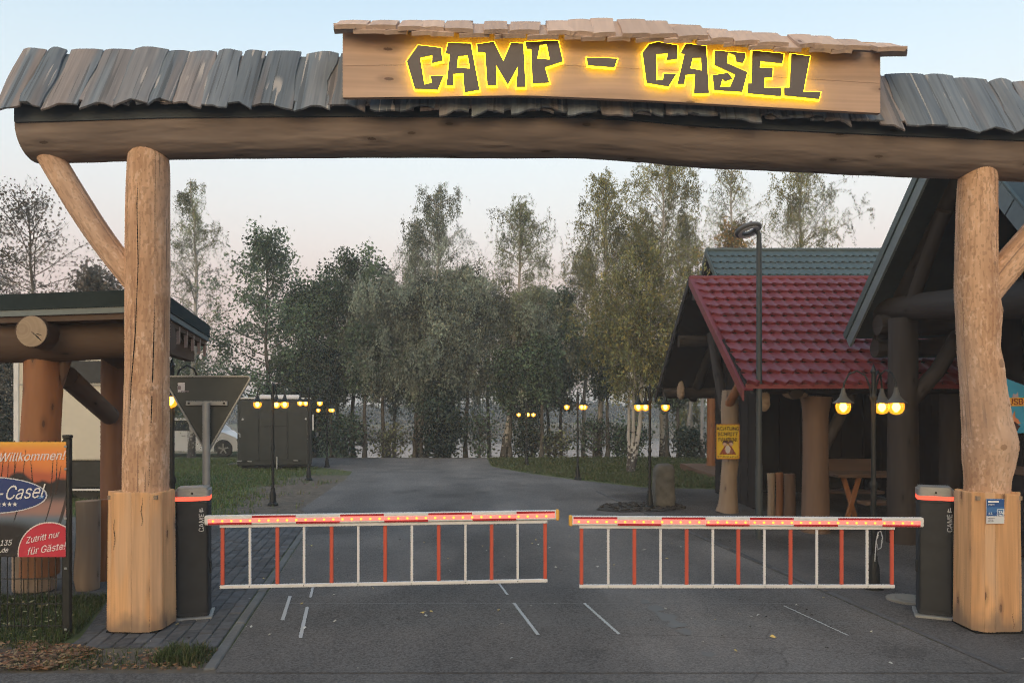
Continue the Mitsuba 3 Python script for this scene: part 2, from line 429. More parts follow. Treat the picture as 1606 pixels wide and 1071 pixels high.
# a trace of evening mist over the whole place
scene['mist'] = {'type': 'homogeneous', 'albedo': {'type': 'rgb', 'value': [0.95, 0.95, 0.95]}, 'sigma_t': {'type': 'rgb', 'value': [0.0030, 0.0030, 0.0030]}}
scene['haze'] = {'type': 'cube', 'to_world': T().translate([0, 420, 3.5]).scale([430, 490, 10.5]), 'bsdf': {'type': 'null'}, 'interior': {'type': 'ref', 'id': 'mist'}}
scene['camera']['medium'] = {'type': 'ref', 'id': 'mist'}
labels['haze'] = {'kind': 'stuff', 'label': 'thin evening mist over the lake and trees', 'category': 'haze'}

# ------------------------------------------------------------------ the setting
def axis_lines(parts):
    return np.unique(np.concatenate([np.arange(a, b, s) for a, b, s in parts]))


gx = axis_lines([(-420, -60, 24), (-60, -16, 2.0), (-16, 16, 0.5), (16, 60, 2.0), (60, 421, 24)])
gy = axis_lines([(-40, 3, 4), (3, 60, 0.5), (60, 140, 2.5), (140, 900, 40)])
X, Y = np.meshgrid(gx, gy)
i, j = np.meshgrid(np.arange(len(gy) - 1), np.arange(len(gx) - 1), indexing='ij')
k = len(gx)
quads = np.stack([i * k + j, i * k + j + 1, (i + 1) * k + j + 1, (i + 1) * k + j], -1).reshape(-1, 4)
structure('ground', (np.stack([X, Y, zg(X, Y)], -1).reshape(-1, 3), quads), 'm_ground', smooth=True)
lake_z = -3.05
structure('water', (np.array([[-420, 30, lake_z], [420, 30, lake_z], [420, 130, lake_z], [-420, 130, lake_z]], float), np.array([[0, 1, 2], [0, 2, 3]])), 'm_water',
          label='calm pale lake seen between the tree trunks')


def kerb_x(y):
    return -1.945 - 0.1667 * (y - 5.15)


def edge_x(y):
    return 3.05 - 0.148 * (y - 4.87)


YS = 4.62      # where the street ends and the drive begins
road_poly = Polygon([(kerb_x(YS), YS), (edge_x(YS), YS), (edge_x(13.9), 13.9), (2.9, 14.6), (2.6, 15.4), (1.45, 17.2), (0.45, 19.4), (-0.64, 22.4), (-0.9, 26.3), (-8.6, 26.3), (-9.0, 23.2),
                     (-6.0, 22.4), (-4.35, 20.2), (-3.86, 17.0), (-3.43, 12.0), (kerb_x(11), 11.0)])
right_poly = Polygon([(edge_x(YS) + 0.012, YS), (18, YS), (18, 14.6), (4.1, 14.95), (2.62, 15.38), (2.92, 14.58), (edge_x(13.9) + 0.012, 13.9)])
left_poly = Polygon([(-12, 6.45), (-3.5, 6.45), (-3.02, 5.08), (kerb_x(5.08) - 1.06, 5.08), (kerb_x(11.2) - 1.06, 11.2), (-12, 11.2)])
structure('street', (np.array([[-40, -20, 0.004], [40, -20, 0.004], [40, YS - 0.008, 0.004], [-40, YS - 0.008, 0.004]], float), np.array([[0, 1, 2], [0, 2, 3]])), 'm_asphalt',
          label='public street crossing in front of the gate')
road = structure('road', drape(road_poly, 0.5, 0.006), 'm_asphalt', label='grey asphalt drive running through the barriers to the lake')
structure('forecourt', drape(right_poly, 0.5, 0.005), 'm_forecourt', label='dark asphalt forecourt in front of the huts')
structure('parking_ground', drape(left_poly, 0.5, 0.005), 'm_forecourt', label='dark asphalt under the timber shelter')
path_poly = LineString([at(835, 735, 20.0)[:2], at(905, 735, 19.8)[:2], at(990, 738, 19.2)[:2], at(1120, 742, 18.6)[:2]]).buffer(0.14)
structure('path', drape(path_poly, 0.5, 0.012), 'm_sand', label='narrow pale path across the grass on the right')
bed_poly = Polygon([(1.35, 11.9), (1.55, 12.6), (2.2, 12.95), (2.9, 12.7), (2.85, 12.1), (2.4, 11.75), (1.7, 11.65)])
scene['m_mulch'] = pr(lambda p, n, uv: mix((0.02, 0.018, 0.017), (0.075, 0.068, 0.06), noise(p[0] * 22, p[1] * 22, 0) * 0.7 + 0.3 * noise(p[0] * 60, p[1] * 60, 2)), 0.95)
bed = structure('mulch_bed', drape(bed_poly, 0.25, 0.02), 'm_mulch', label='dark mulch bed at the foot of a lamp')
rng = np.random.default_rng(5)
ms = []
for q in range(120):
    a, b = rng.uniform(1.3, 2.9), rng.uniform(11.7, 12.9)
    if bed_poly.contains(sbox(a - .03, b - .03, a + .03, b + .03)):
        m = trimesh.creation.icosphere(subdivisions=0, radius=rng.uniform(0.02, 0.05))
        m.vertices *= [1, 1, 0.6]
        m.apply_translation([a, b, 0.03])
        ms.append(m)
part(bed, 'pebble', cat(*ms), 'm_mulch', kind='stuff')

# old white paint marks on the asphalt
for q, (p0, p1, w) in enumerate([((455, 936), (443, 974), .022), ((482, 953), (471, 1002), .022), ((491, 920), (487, 938), .018), ((781, 914), (796, 934), .016), ((806, 947), (844, 997), .02),
                                 ((916, 947), (971, 996), .02), ((1229, 951), (1330, 998), .012)]):
    a, b = (at(*s, H * F / (s[1] - HY))[:2] for s in (p0, p1))
    part(road, 'paint_mark', drape(LineString([a, b]).buffer(w / 1.6, cap_style=2), 0.5, 0.010), 'm_paint', color=(0.42, 0.42, 0.42))
rng = np.random.default_rng(3)
for q, (px, py, s) in enumerate([(1012, 945, .07), (1030, 955, .10), (1045, 968, .12), (1060, 980, .10), (1075, 992, .07), (1110, 1028, .06)]):
    a = at(px, py, H * F / (py - HY))
    r = [rng.uniform(.4, 1) for _ in range(9)]
    pol = Polygon([(a[0] + s * r[t] * math.cos(t * .7), a[1] + 1.5 * s * r[t] * math.sin(t * .7)) for t in range(9)])
    part(road, 'worn_patch', drape(pol.buffer(0), 0.5, 0.010), 'm_paint', color=(0.15, 0.148, 0.145))

part(road, 'joint', drape(sbox(kerb_x(6.25) + .06, 6.245, edge_x(6.25) - .06, 6.26), 0.5, 0.0085), 'm_paint', color=(0.165, 0.16, 0.158))
# edging stones on both sides of the drive
kerb = numbered('kerb'); labels[kerb] = {'kind': 'structure', 'label': 'flush concrete edging stones along both sides of the drive'}
for side, fx, y_end in ((-1, kerb_x, 11.0), (1, edge_x, 13.6)):
    y = YS + 0.05
    s = (fx(10) - fx(5)) / 5
    while y < y_end:
        L = 0.98
        m = cbox([0, 0, 0], [0.075 if side < 0 else 0.05, L, 0.10], 0.008)
        m.apply_transform(trimesh.transformations.rotation_matrix(math.atan2(-s, 1) + rng.normal(0, 0.004), [0, 0, 1]))
        m.apply_translation([fx(y + L / 2) + side * 0.05, y + L / 2, -0.036 + rng.normal(0, 0.003)])
        part(kerb, 'edging_stone', woody(m, [0, 1, 0], 900 + int(y * 9)), 'm_kerb' if side < 0 else 'm_paver')
        y += L + 0.012

# paving blocks to the left of the drive
pave = numbered('pavement'); labels[pave] = {'kind': 'structure', 'label': 'dark paving blocks to the left of the drive'}
far_blocks, count = [], 0
for c in range(10):
    y, first = 5.1, c % 2
    while y < 10.9:
        ln = 0.0985 if first else 0.202
        m = cbox([0, 0, 0], [0.098, ln, 0.08], 0.006)
        x = kerb_x(y + .1) - 0.15 - 0.1035 * c
        m.apply_transform(trimesh.transformations.rotation_matrix(0.165, [0, 0, 1]))
        m.apply_transform(trimesh.transformations.rotation_matrix(rng.normal(0, 0.008), [1, 0, 0]))
        m.apply_translation([x, y + ln / 2, -0.028 + rng.normal(0, 0.0022)])
        w = woody(m, [0.165, 1, 0], 3 + c * 60 + int(y * 7))
        if y < 9.4:
            part(pave, 'block', w, 'm_paver')
        else:
            far_blocks.append(w)
        y += ln + 0.0065
        first = 0
n0, V, Fc, U = 0, [], [], []
for v, f, u in far_blocks:
    V.append(v); Fc.append(f + n0); U.append(u); n0 += len(v)
part(pave, 'far_block', (np.vstack(V), np.vstack(Fc), np.vstack(U)), 'm_paver', kind='stuff')


# ------------------------------------------------------------------ the timber gateway
GY = 5.57
gate = thing('entrance_gate', 'big gateway of peeled logs with a shingle-topped crossbeam over the whole drive', 'gate')


def gx_at(px, Y=GY):
    return (px - CX) / F * Y


def gz_at(py, Y=GY):
    return H + (HY - py) / F * Y


def post(rows, ident, seed, knots):
    """Natural trunk from rows (py, left px, right px), with raised knots."""
    path = [[gx_at((l + r) / 2), GY, gz_at(py)] for py, l, r in rows]
    rad = [(r - l) / 2 / F * GY for py, l, r in rows]
    v, f, uv = log(path[::-1], rad[::-1], 40, ident, 0.02, seed, step=0.03)
    for kx, ky, s in knots:
        c = np.array([gx_at(kx), 0, gz_at(ky)])
        d = np.hypot(v[:, 0] - c[0], (v[:, 2] - c[2]))
        front = v[:, 1] < GY
        ring = np.exp(-(d / s) ** 2) * 0.020 - np.exp(-(d / (0.5 * s)) ** 2) * 0.018
        v[:, 1] -= np.where(front, ring, 0)
    return v, f, uv


def knots_mesh(knots, rows):
    ms = []
    for kx, ky, s in knots:
        l = np.interp(ky, [r[0] for r in rows], [r[1] for r in rows]); r = np.interp(ky, [r[0] for r in rows], [r[2] for r in rows])
        rad = (r - l) / 2 / F * GY
        dx = gx_at(kx) - gx_at((l + r) / 2)
        y = GY - math.sqrt(max(rad ** 2 - dx ** 2, 1e-4))
        n = np.array([dx, y - GY, 0]) / rad
        m = trimesh.creation.icosphere(subdivisions=2, radius=1.0)
        m.vertices *= [s * 0.42, 0.012, s * 0.55]
        m.apply_transform(trimesh.transformations.rotation_matrix(math.atan2(dx, GY - y), [0, 0, 1]))
        m.apply_translation([gx_at(kx), y + 0.002, gz_at(ky)])
        ms.append(m)
    return ms


rows_l = [(228, 222, 246), (236, 210, 256), (250, 203, 263), (330, 200, 264), (470, 199, 264), (560, 199, 263), (700, 196, 263), (775, 195, 262)]
rows_r = [(256, 1520, 1546), (266, 1508, 1557), (280, 1506, 1560), (330, 1503, 1560), (420, 1501, 1561), (470, 1501, 1564), (500, 1503, 1566), (545, 1505, 1564), (580, 1508, 1569), (630, 1511, 1577),
          (665, 1513, 1583), (692, 1514, 1590), (722, 1514, 1587), (755, 1516, 1580), (780, 1516, 1579)]
kn_l = [(250, 610, .04)]
kn_r = [(1546, 336, .05), (1541, 419, .04), (1557, 490, .055), (1552, 573, .08), (1549, 699, .07), (1582, 702, .055), (1562, 636, .035)]
scene['m_knot'] = pr(wood((0.43, 0.27, 0.17), (0.26, 0.155, 0.095), (0.08, 0.05, 0.03), 0.5), 0.7)
for rows, kn, idn in ((rows_l, kn_l, 1), (rows_r, kn_r, 2)):
    p = part(gate, 'post', post(rows, idn, idn * 3, kn), 'm_post', smooth=True)
    for m in knots_mesh(kn, rows):
        part(p, 'knot', woody(m, [0, 0, 1], idn), 'm_knot')
# drying cracks in the cladding boards
for _ in (0,):
    for xx, z0, z1, w_ in ((-2.90, .62, .86, .0016), (-2.83, .03, .16, .0018), (-2.70, .80, 1.0, .0016), (3.50, .10, .26, .0016), (3.655, .05, .24, .0018)):
        yf = GY - 0.170
        path = [[xx + .006 * math.sin(9 * t + xx * 7), yf - 0.0055 - .003 * (1 - t), z0 + (z1 - z0) * t] for t in np.linspace(0, 1, 7)]
        part(gate, 'crack', pipe(path, [0.0006, w_ * .7, w_, w_, w_ * .8, w_ * .5, .0006], 6), 'm_dark')
# drying cracks in the left post
for pts in ([(233, 262), (231, 330), (233, 420), (229, 520), (222, 600), (218, 690)], [(254, 470), (252, 560), (250, 650), (247, 760)]):
    path = []
    for px, py in pts:
        l = np.interp(py, [r[0] for r in rows_l], [r[1] for r in rows_l]); r = np.interp(py, [r[0] for r in rows_l], [r[2] for r in rows_l])
        rad, dx = (r - l) / 2 / F * GY, gx_at(px) - gx_at((l + r) / 2)
        path.append([gx_at(px), GY - math.sqrt(rad ** 2 - dx ** 2) + 0.0005, gz_at(py)])
    part('entrance_gate__post', 'crack', pipe(path, [0.001] + [0.0035] * (len(path) - 2) + [0.001], 6), 'm_dark')

# faceted plank cladding round the feet of the posts
for side, xc, hw, ztop, idn in ((-1, -2.785, 0.201, 1.035, 10), (1, 3.575, 0.184, 1.03, 30)):
    hd, c = 0.17, 0.062
    ring = [(-hw + c, -hd), (-0.02 - 0.03 * side, -hd - 0.006), (hw - c, -hd), (hw, -hd + c), (hw, hd - c), (hw - c, hd), (0, hd), (-hw + c, hd), (-hw, hd - c), (-hw, -hd + c)]
    for q in range(len(ring)):
        a, b = np.array(ring[q]), np.array(ring[(q + 1) % len(ring)])
        d = (b - a) / np.linalg.norm(b - a)
        nrm = np.array([d[1], -d[0]])
        a2, b2 = a + d * 0.0006, b - d * 0.0006
        th = 0.045
        zt = ztop + rng.normal(0, 0.004)
        z0 = 0.022 + abs(rng.normal(0, 0.003))
        pts = []
        for z, sc in ((z0, 1.03), (z0 + 0.25, 1.02), (zt - 0.012, 0.985), (zt, 0.975)):
            for pq, inn in ((a2, 0), (a2 + d * 0.012, 0.0022), (b2 - d * 0.012, 0.0022), (b2, 0), (b2 - d * 0.02, -th), (a2 + d * 0.02, -th)):
                o = pq * sc + nrm * inn
                pts.append([xc + o[0], GY + o[1], z])
        m = trimesh.convex.convex_hull(np.array(pts))
        part(gate, 'cladding_board', woody(m, [0, 0, 1], idn + q), 'm_clad')
    part(gate, 'cladding_lid', woody(bx(xc - hw * 0.9, xc + hw * 0.9, GY - hd * 0.88, GY + hd * 0.88, ztop - 0.05, ztop - 0.02), [1, 0, 0], idn + 15), 'm_greywood')
    part(gate, 'footing', bx(xc - hw * 0.93, xc + hw * 0.93, GY - hd * 0.9, GY + hd * 0.9, -0.05, 0.024), 'm_dark')

# crossbeam, purlin, braces
bpx = [50, 150, 265, 450, 600, 750, 900, 1000, 1100, 1250, 1400, 1606, 1690]
bbot = [254, 252, 248, 246, 245, 246, 246, 252, 261, 268, 275, 283, 287]
bz = [gz_at(q) for q in bbot]
brad = [0.205, 0.215, 0.215, 0.212, 0.21, 0.208, 0.205, 0.205, 0.205, 0.21, 0.21, 0.21, 0.20]
path = [[gx_at(px), GY + 0.01, z + r] for px, z, r in zip(bpx, bz, brad)]
part(gate, 'beam', log(path, brad, 36, 3, 0.018, 5, step=0.08), 'm_beam', smooth=True)


def beam_low(x):
    return np.interp(x, [gx_at(q) for q in bpx], bz)


xs = np.linspace(gx_at(22, 5.35), gx_at(1690), 60)
V, Fc = [], []
for x in xs:
    z = float(beam_low(x)) + 0.215
    V += [[x, 5.35, z], [x, 5.81, z], [x, 5.81, z + 0.145], [x, 5.35, z + 0.145]]
for q in range(len(xs) - 1):
    for e in range(4):
        a, b = q * 4 + e, q * 4 + (e + 1) % 4
        Fc += [(a, b, b + 4), (a, b + 4, a + 4)]
Fc += [(0, 2, 1), (0, 3, 2)]
o = (len(xs) - 1) * 4
Fc += [(o, o + 1, o + 2), (o, o + 2, o + 3)]
m = tmesh(V, Fc); m.fix_normals()
part(gate, 'purlin', woody(m, [1, 0, 0], 4), 'm_purlin')
part(gate, 'brace', log([[gx_at(70), GY + .01, gz_at(232)], [gx_at(130), GY, gz_at(330)], [gx_at(160), GY, gz_at(375)], [gx_at(215), GY, gz_at(446)]], [0.092, 0.094, 0.092, 0.088], 24, 5, 0.03, 9, step=0.05), 'm_post', smooth=True)
part(gate, 'brace', log([[gx_at(1540), GY, gz_at(468)], [gx_at(1580), GY, gz_at(418)], [gx_at(1640), GY, gz_at(346)], [gx_at(1685), GY, gz_at(268)]], [0.105, 0.11, 0.108, 0.10], 24, 6, 0.03, 12, step=0.05), 'm_post', smooth=True)


def slab(p0, p1, width, thick, bow, seed, ident, cutl=0.0, wav=0.012, nx=5, ny=7, across=None, up=None):
    """Waney-edged plank from p0 (top) to p1 (bottom): bowed across, edges and ends irregular."""
    r = np.random.default_rng(seed)
    p0, p1 = np.asarray(p0, float), np.asarray(p1, float)
    L = np.linalg.norm(p1 - p0)
    t = (p1 - p0) / L
    across = np.array([1.0, 0, 0]) if across is None else across
    nrm = np.cross(across, t); nrm /= np.linalg.norm(nrm)
    if nrm[1] > 0: nrm = -nrm
    el, er = r.normal(0, 1, 3), r.normal(0, 1, 3)
    V, UV = [], []
    for lay in (0, 1):
        for b in range(ny):
            s = b / (ny - 1)
            wl = width / 2 * (1 + 0.10 * el[0]) + wav * (el[1] * math.sin(4.2 * s + el[2]) + 0.5 * el[2] * math.sin(9 * s))
            wr = width / 2 * (1 + 0.10 * er[0]) + wav * (er[1] * math.sin(4.2 * s + er[2]) + 0.5 * er[2] * math.sin(9 * s))
            for a in range(nx):
                u = a / (nx - 1)
                x = -wl + u * (wl + wr)
                h = (1 - (2 * u - 1) ** 2) * bow + (thick if lay == 0 else 0)
                ss = s * L
                if b == ny - 1: ss += cutl * math.cos(u * 3.1 + el[2] * 2) + 0.3 * cutl * math.sin(9 * u + el[0])
                if b == 0: ss -= 0.25 * cutl * math.cos(u * 5 + er[2])
                V.append(p0 + t * ss + across * x + nrm * h)
                UV.append((ss + 50.0 * ident + 5, x + 1.0))
    V = np.array(V)
    n = nx * ny
    Fc = []
    for b in range(ny - 1):
        for a in range(nx - 1):
            q = b * nx + a
            Fc += [(q, q + nx, q + nx + 1), (q, q + nx + 1, q + 1), (n + q, n + q + nx + 1, n + q + nx), (n + q, n + q + 1, n + q + nx + 1)]
    edge = [a for a in range(nx)] + [b * nx + nx - 1 for b in range(1, ny)] + [(ny - 1) * nx + a for a in range(nx - 2, -1, -1)] + [b * nx for b in range(ny - 2, 0, -1)]
    for q in range(len(edge)):
        a, b = edge[q], edge[(q + 1) % len(edge)]
        Fc += [(a, b, n + b), (a, n + b, n + a)]
    m = tmesh(V, Fc)
    if m.volume < 0: Fc = [f[::-1] for f in Fc]
    m = tmesh(V, Fc)
    v = m.vertices[m.faces].reshape(-1, 3)
    uv = np.array(UV)[m.faces].reshape(-1, 2)
    return v, np.arange(len(v)).reshape(-1, 3), uv


# weathered planks of the gateway roof: wide ones over narrow ones, both slopes
RY, EY = 5.56, 5.25
ridge = ([0, 270, 540, 900, 1100, 1380, 1606, 1700], [87, 88, 93, 88, 100, 123, 137, 142])
eave = ([0, 270, 540, 800, 1000, 1200, 1400, 1606, 1700], [168, 166, 173, 181, 183, 190, 197, 212, 219])
x, q = -3.64, 0
while x < 4.35:
    w = rng.uniform(0.15, 0.30)
    xm = x + w / 2
    pr_, pe_ = CX + xm * F / RY, CX + xm * F / EY
    zr, ze = gz_at(np.interp(pr_, *ridge), RY), gz_at(np.interp(pe_, *eave), EY)
    lean = float(np.interp(xm, [-3.6, -1.5, 2.0, 3.5], [-0.02, 0.0, 0.0, 0.02]))
    for back in (0, 1):
        sg = -1 if back else 1
        ye = 2 * RY - EY if back else EY
        part(gate, 'under_plank', slab([xm + w / 2, RY + 0.012 * -sg, zr - 0.020], [xm + w / 2 + lean, ye + 0.025 * sg, ze + 0.025], 0.20, 0.018, 0.01, 1000 + q + back * 500, 100 + q, 0.018), 'm_plank')
        part(gate, 'roof_plank', slab([xm, RY - 0.03 * sg, zr + 0.012 + rng.normal(0, 0.006)], [xm + lean, ye - 0.012 * sg, ze + rng.normal(0, 0.014)], w * 0.95, 0.014, 0.018, 2000 + q + back * 500, 200 + q, 0.030), 'm_plank')
    x += w
    q += 1

# ------------------------------------------------------------------ the illuminated sign
sign = thing('illuminated_sign', 'long wooden name sign with glowing yellow outlined letters and a little shingle roof', 'sign')
SY = 5.12
bot = ([537, 660, 816, 1000, 1180, 1381], [153.5, 152.5, 149.8, 157, 167, 178])
topp = ([537, 816, 1000, 1381], [52, 50, 58, 84])
for nm, f0, f1, idn in (('board', 0.0, 0.492, 61), ('board', 0.497, 1.0, 62)):
    pxs = np.linspace(537.5, 1380.5, 30)
    V, UV, Fc = [], [], []
    for px in pxs:
        lo, hi = np.interp(px, *bot), np.interp(px, *topp)
        for fr, y in ((f0, SY), (f1, SY), (f1, SY + .035), (f0, SY + .035)):
            V.append(at(px, lo + (hi - lo) * fr, SY) + [0, y - SY, 0])
    for a in range(len(pxs) - 1):
        for e in range(4):
            u, v = a * 4 + e, a * 4 + (e + 1) % 4
            Fc += [(u, v + 4, v), (u, u + 4, v + 4)]
    o = (len(pxs) - 1) * 4
    Fc += [(0, 1, 2), (0, 2, 3), (o, o + 2, o + 1), (o, o + 3, o + 2)]
    m = tmesh(V, Fc)
    if m.volume < 0: m = tmesh(V, [f[::-1] for f in Fc])
    part(sign, nm, woody(m, [1, 0, -0.02], idn), 'm_board')
z7 = lambda pts: [(620 + a / 5.7357, 40 + b / 5.7357) for a, b in pts]
z8 = lambda pts: [(980 + a / 5.0188, 50 + b / 5.0188) for a, b in pts]
z2 = lambda pts: [(500 + a / 2.974, b / 2.974) for a, b in pts]
letters = [
    ('C', z7([(205, 180), (410, 205), (425, 318), (330, 340), (333, 268), (222, 292), (262, 535), (328, 518), (318, 460), (432, 455), (382, 580), (175, 570), (103, 325)]), None),
    ('A', z7([(475, 162), (678, 165), (757, 580), (622, 603), (612, 430), (518, 437), (522, 540), (460, 540), (492, 260), (452, 252)]), z7([(565, 280), (650, 268), (672, 390), (553, 385)])),
    ('M', z7([(735, 172), (885, 150), (972, 325), (1040, 162), (1152, 165), (1172, 553), (1088, 555), (1103, 368), (1012, 535), (905, 355), (910, 540), (828, 540), (808, 245), (740, 240)]), None),
    ('P', z7([(1172, 152), (1465, 140), (1507, 325), (1345, 378), (1385, 515), (1235, 525), (1222, 215), (1180, 210)]), z7([(1300, 178), (1362, 170), (1390, 310), (1278, 302)])),
    ('-', z2([(1250, 270), (1393, 275), (1380, 315), (1255, 305)]), None),
    ('C', z8([(190, 100), (260, 82), (415, 110), (412, 215), (330, 225), (338, 170), (245, 178), (250, 385), (300, 378), (310, 330), (405, 335), (345, 432), (172, 402), (140, 165)]), None),
    ('A', z8([(480, 95), (640, 115), (662, 483), (545, 487), (553, 335), (475, 340), (470, 412), (415, 412), (470, 178), (440, 168)]), z8([(535, 208), (600, 205), (607, 308), (515, 290)])),
    ('S', z8([(710, 150), (948, 170), (950, 205), (930, 247), (880, 238), (868, 185), (812, 165), (805, 250), (965, 320), (925, 474), (705, 460), (692, 345), (812, 325), (847, 372), (790, 392), (768, 370),
              (752, 437), (828, 437), (870, 338), (705, 262)]), None),
    ('E', z8([(1005, 150), (1252, 175), (1240, 250), (1065, 232), (1062, 285), (1165, 290), (1160, 360), (1100, 362), (1097, 445), (1230, 442), (1228, 508), (968, 485), (970, 408), (998, 408)]), None),
    ('L', z8([(1312, 175), (1458, 195), (1405, 475), (1542, 478), (1530, 530), (1257, 502), (1255, 440), (1298, 442)]), None)]
to_xz = lambda pts: [tuple(at(a, b, SY - 0.05)[[0, 2]]) for a, b in pts]
scene['m_letter'] = pr(speckle((0.115, 0.098, 0.094), 0.15, 12), 0.5)
for ch, pts, hole in letters:
    pol = Polygon(to_xz(pts), [to_xz(hole)] if hole else []).buffer(0)
    m = prism(pol, 0.010); m.apply_translation([0, SY - 0.052, 0])
    key = part(sign, 'letter' if ch != '-' else 'hyphen', m, 'm_letter')
    back = prism(pol.buffer(0.0075, join_style=2), 0.018); back.apply_translation([0, SY - 0.0415, 0])
    part(key, 'backlight', back, 'm_dark', emit=np.array([1.0, 0.66, 0.015]) * GLOW * 3.4)
# shingle roof of the sign
stop = ([520, 700, 830, 880, 960, 1050, 1120, 1200, 1300, 1400], [42, 42, 44, 42, 38, 43, 55, 60, 66, 78])
sbot = ([520, 600, 760, 880, 950, 1050, 1130, 1200, 1300, 1400], [54, 56, 62, 65, 67, 69, 76, 82, 86, 90])
px, q = 524.0, 0
while px < 1384:
    wpx = rng.uniform(36, 54)
    pm = px + wpx / 2
    Yt, Yb = SY + 0.10, SY - 0.115
    a, b = at(pm, np.interp(pm, *stop), Yt), at(pm, np.interp(pm, *sbot), Yb)
    b[0] += rng.normal(0, 0.012); a[0] = b[0] + rng.normal(0, 0.012)
    wm = wpx / F * 5.1
    part(sign, 'shingle', slab(a + [0, 0, 0.010], b + [0, 0, 0.036], wm * 0.92, 0.028, 0.004, 3000 + q, 300 + q, 0.012, 0.004, 4, 3), 'm_shingle')
    if pm + wpx < 1396: part(sign, 'shingle', slab(a + [wm / 2, 0.012, -0.006], b + [wm / 2, 0.012, 0.010], wm * 0.9, 0.026, 0.004, 3300 + q, 340 + q, 0.012, 0.004, 4, 3), 'm_shingle')
    a2, b2 = at(pm, np.interp(pm, *stop), Yt + 0.005), at(pm, np.interp(pm, *sbot), Yt + 0.19)
    part(sign, 'shingle', slab(a2 + [0, 0, 0.0], b2 + [0, 0, 0.0], wm * 1.0, 0.02, 0.004, 3600 + q, 380 + q, 0.012, 0.004, 4, 3), 'm_shingle')
    px += wpx
    q += 1


# ------------------------------------------------------------------ boom barriers
WHITE, REDP, ANTH = (0.62, 0.62, 0.63), (0.50, 0.085, 0.05), (0.03, 0.035, 0.042)


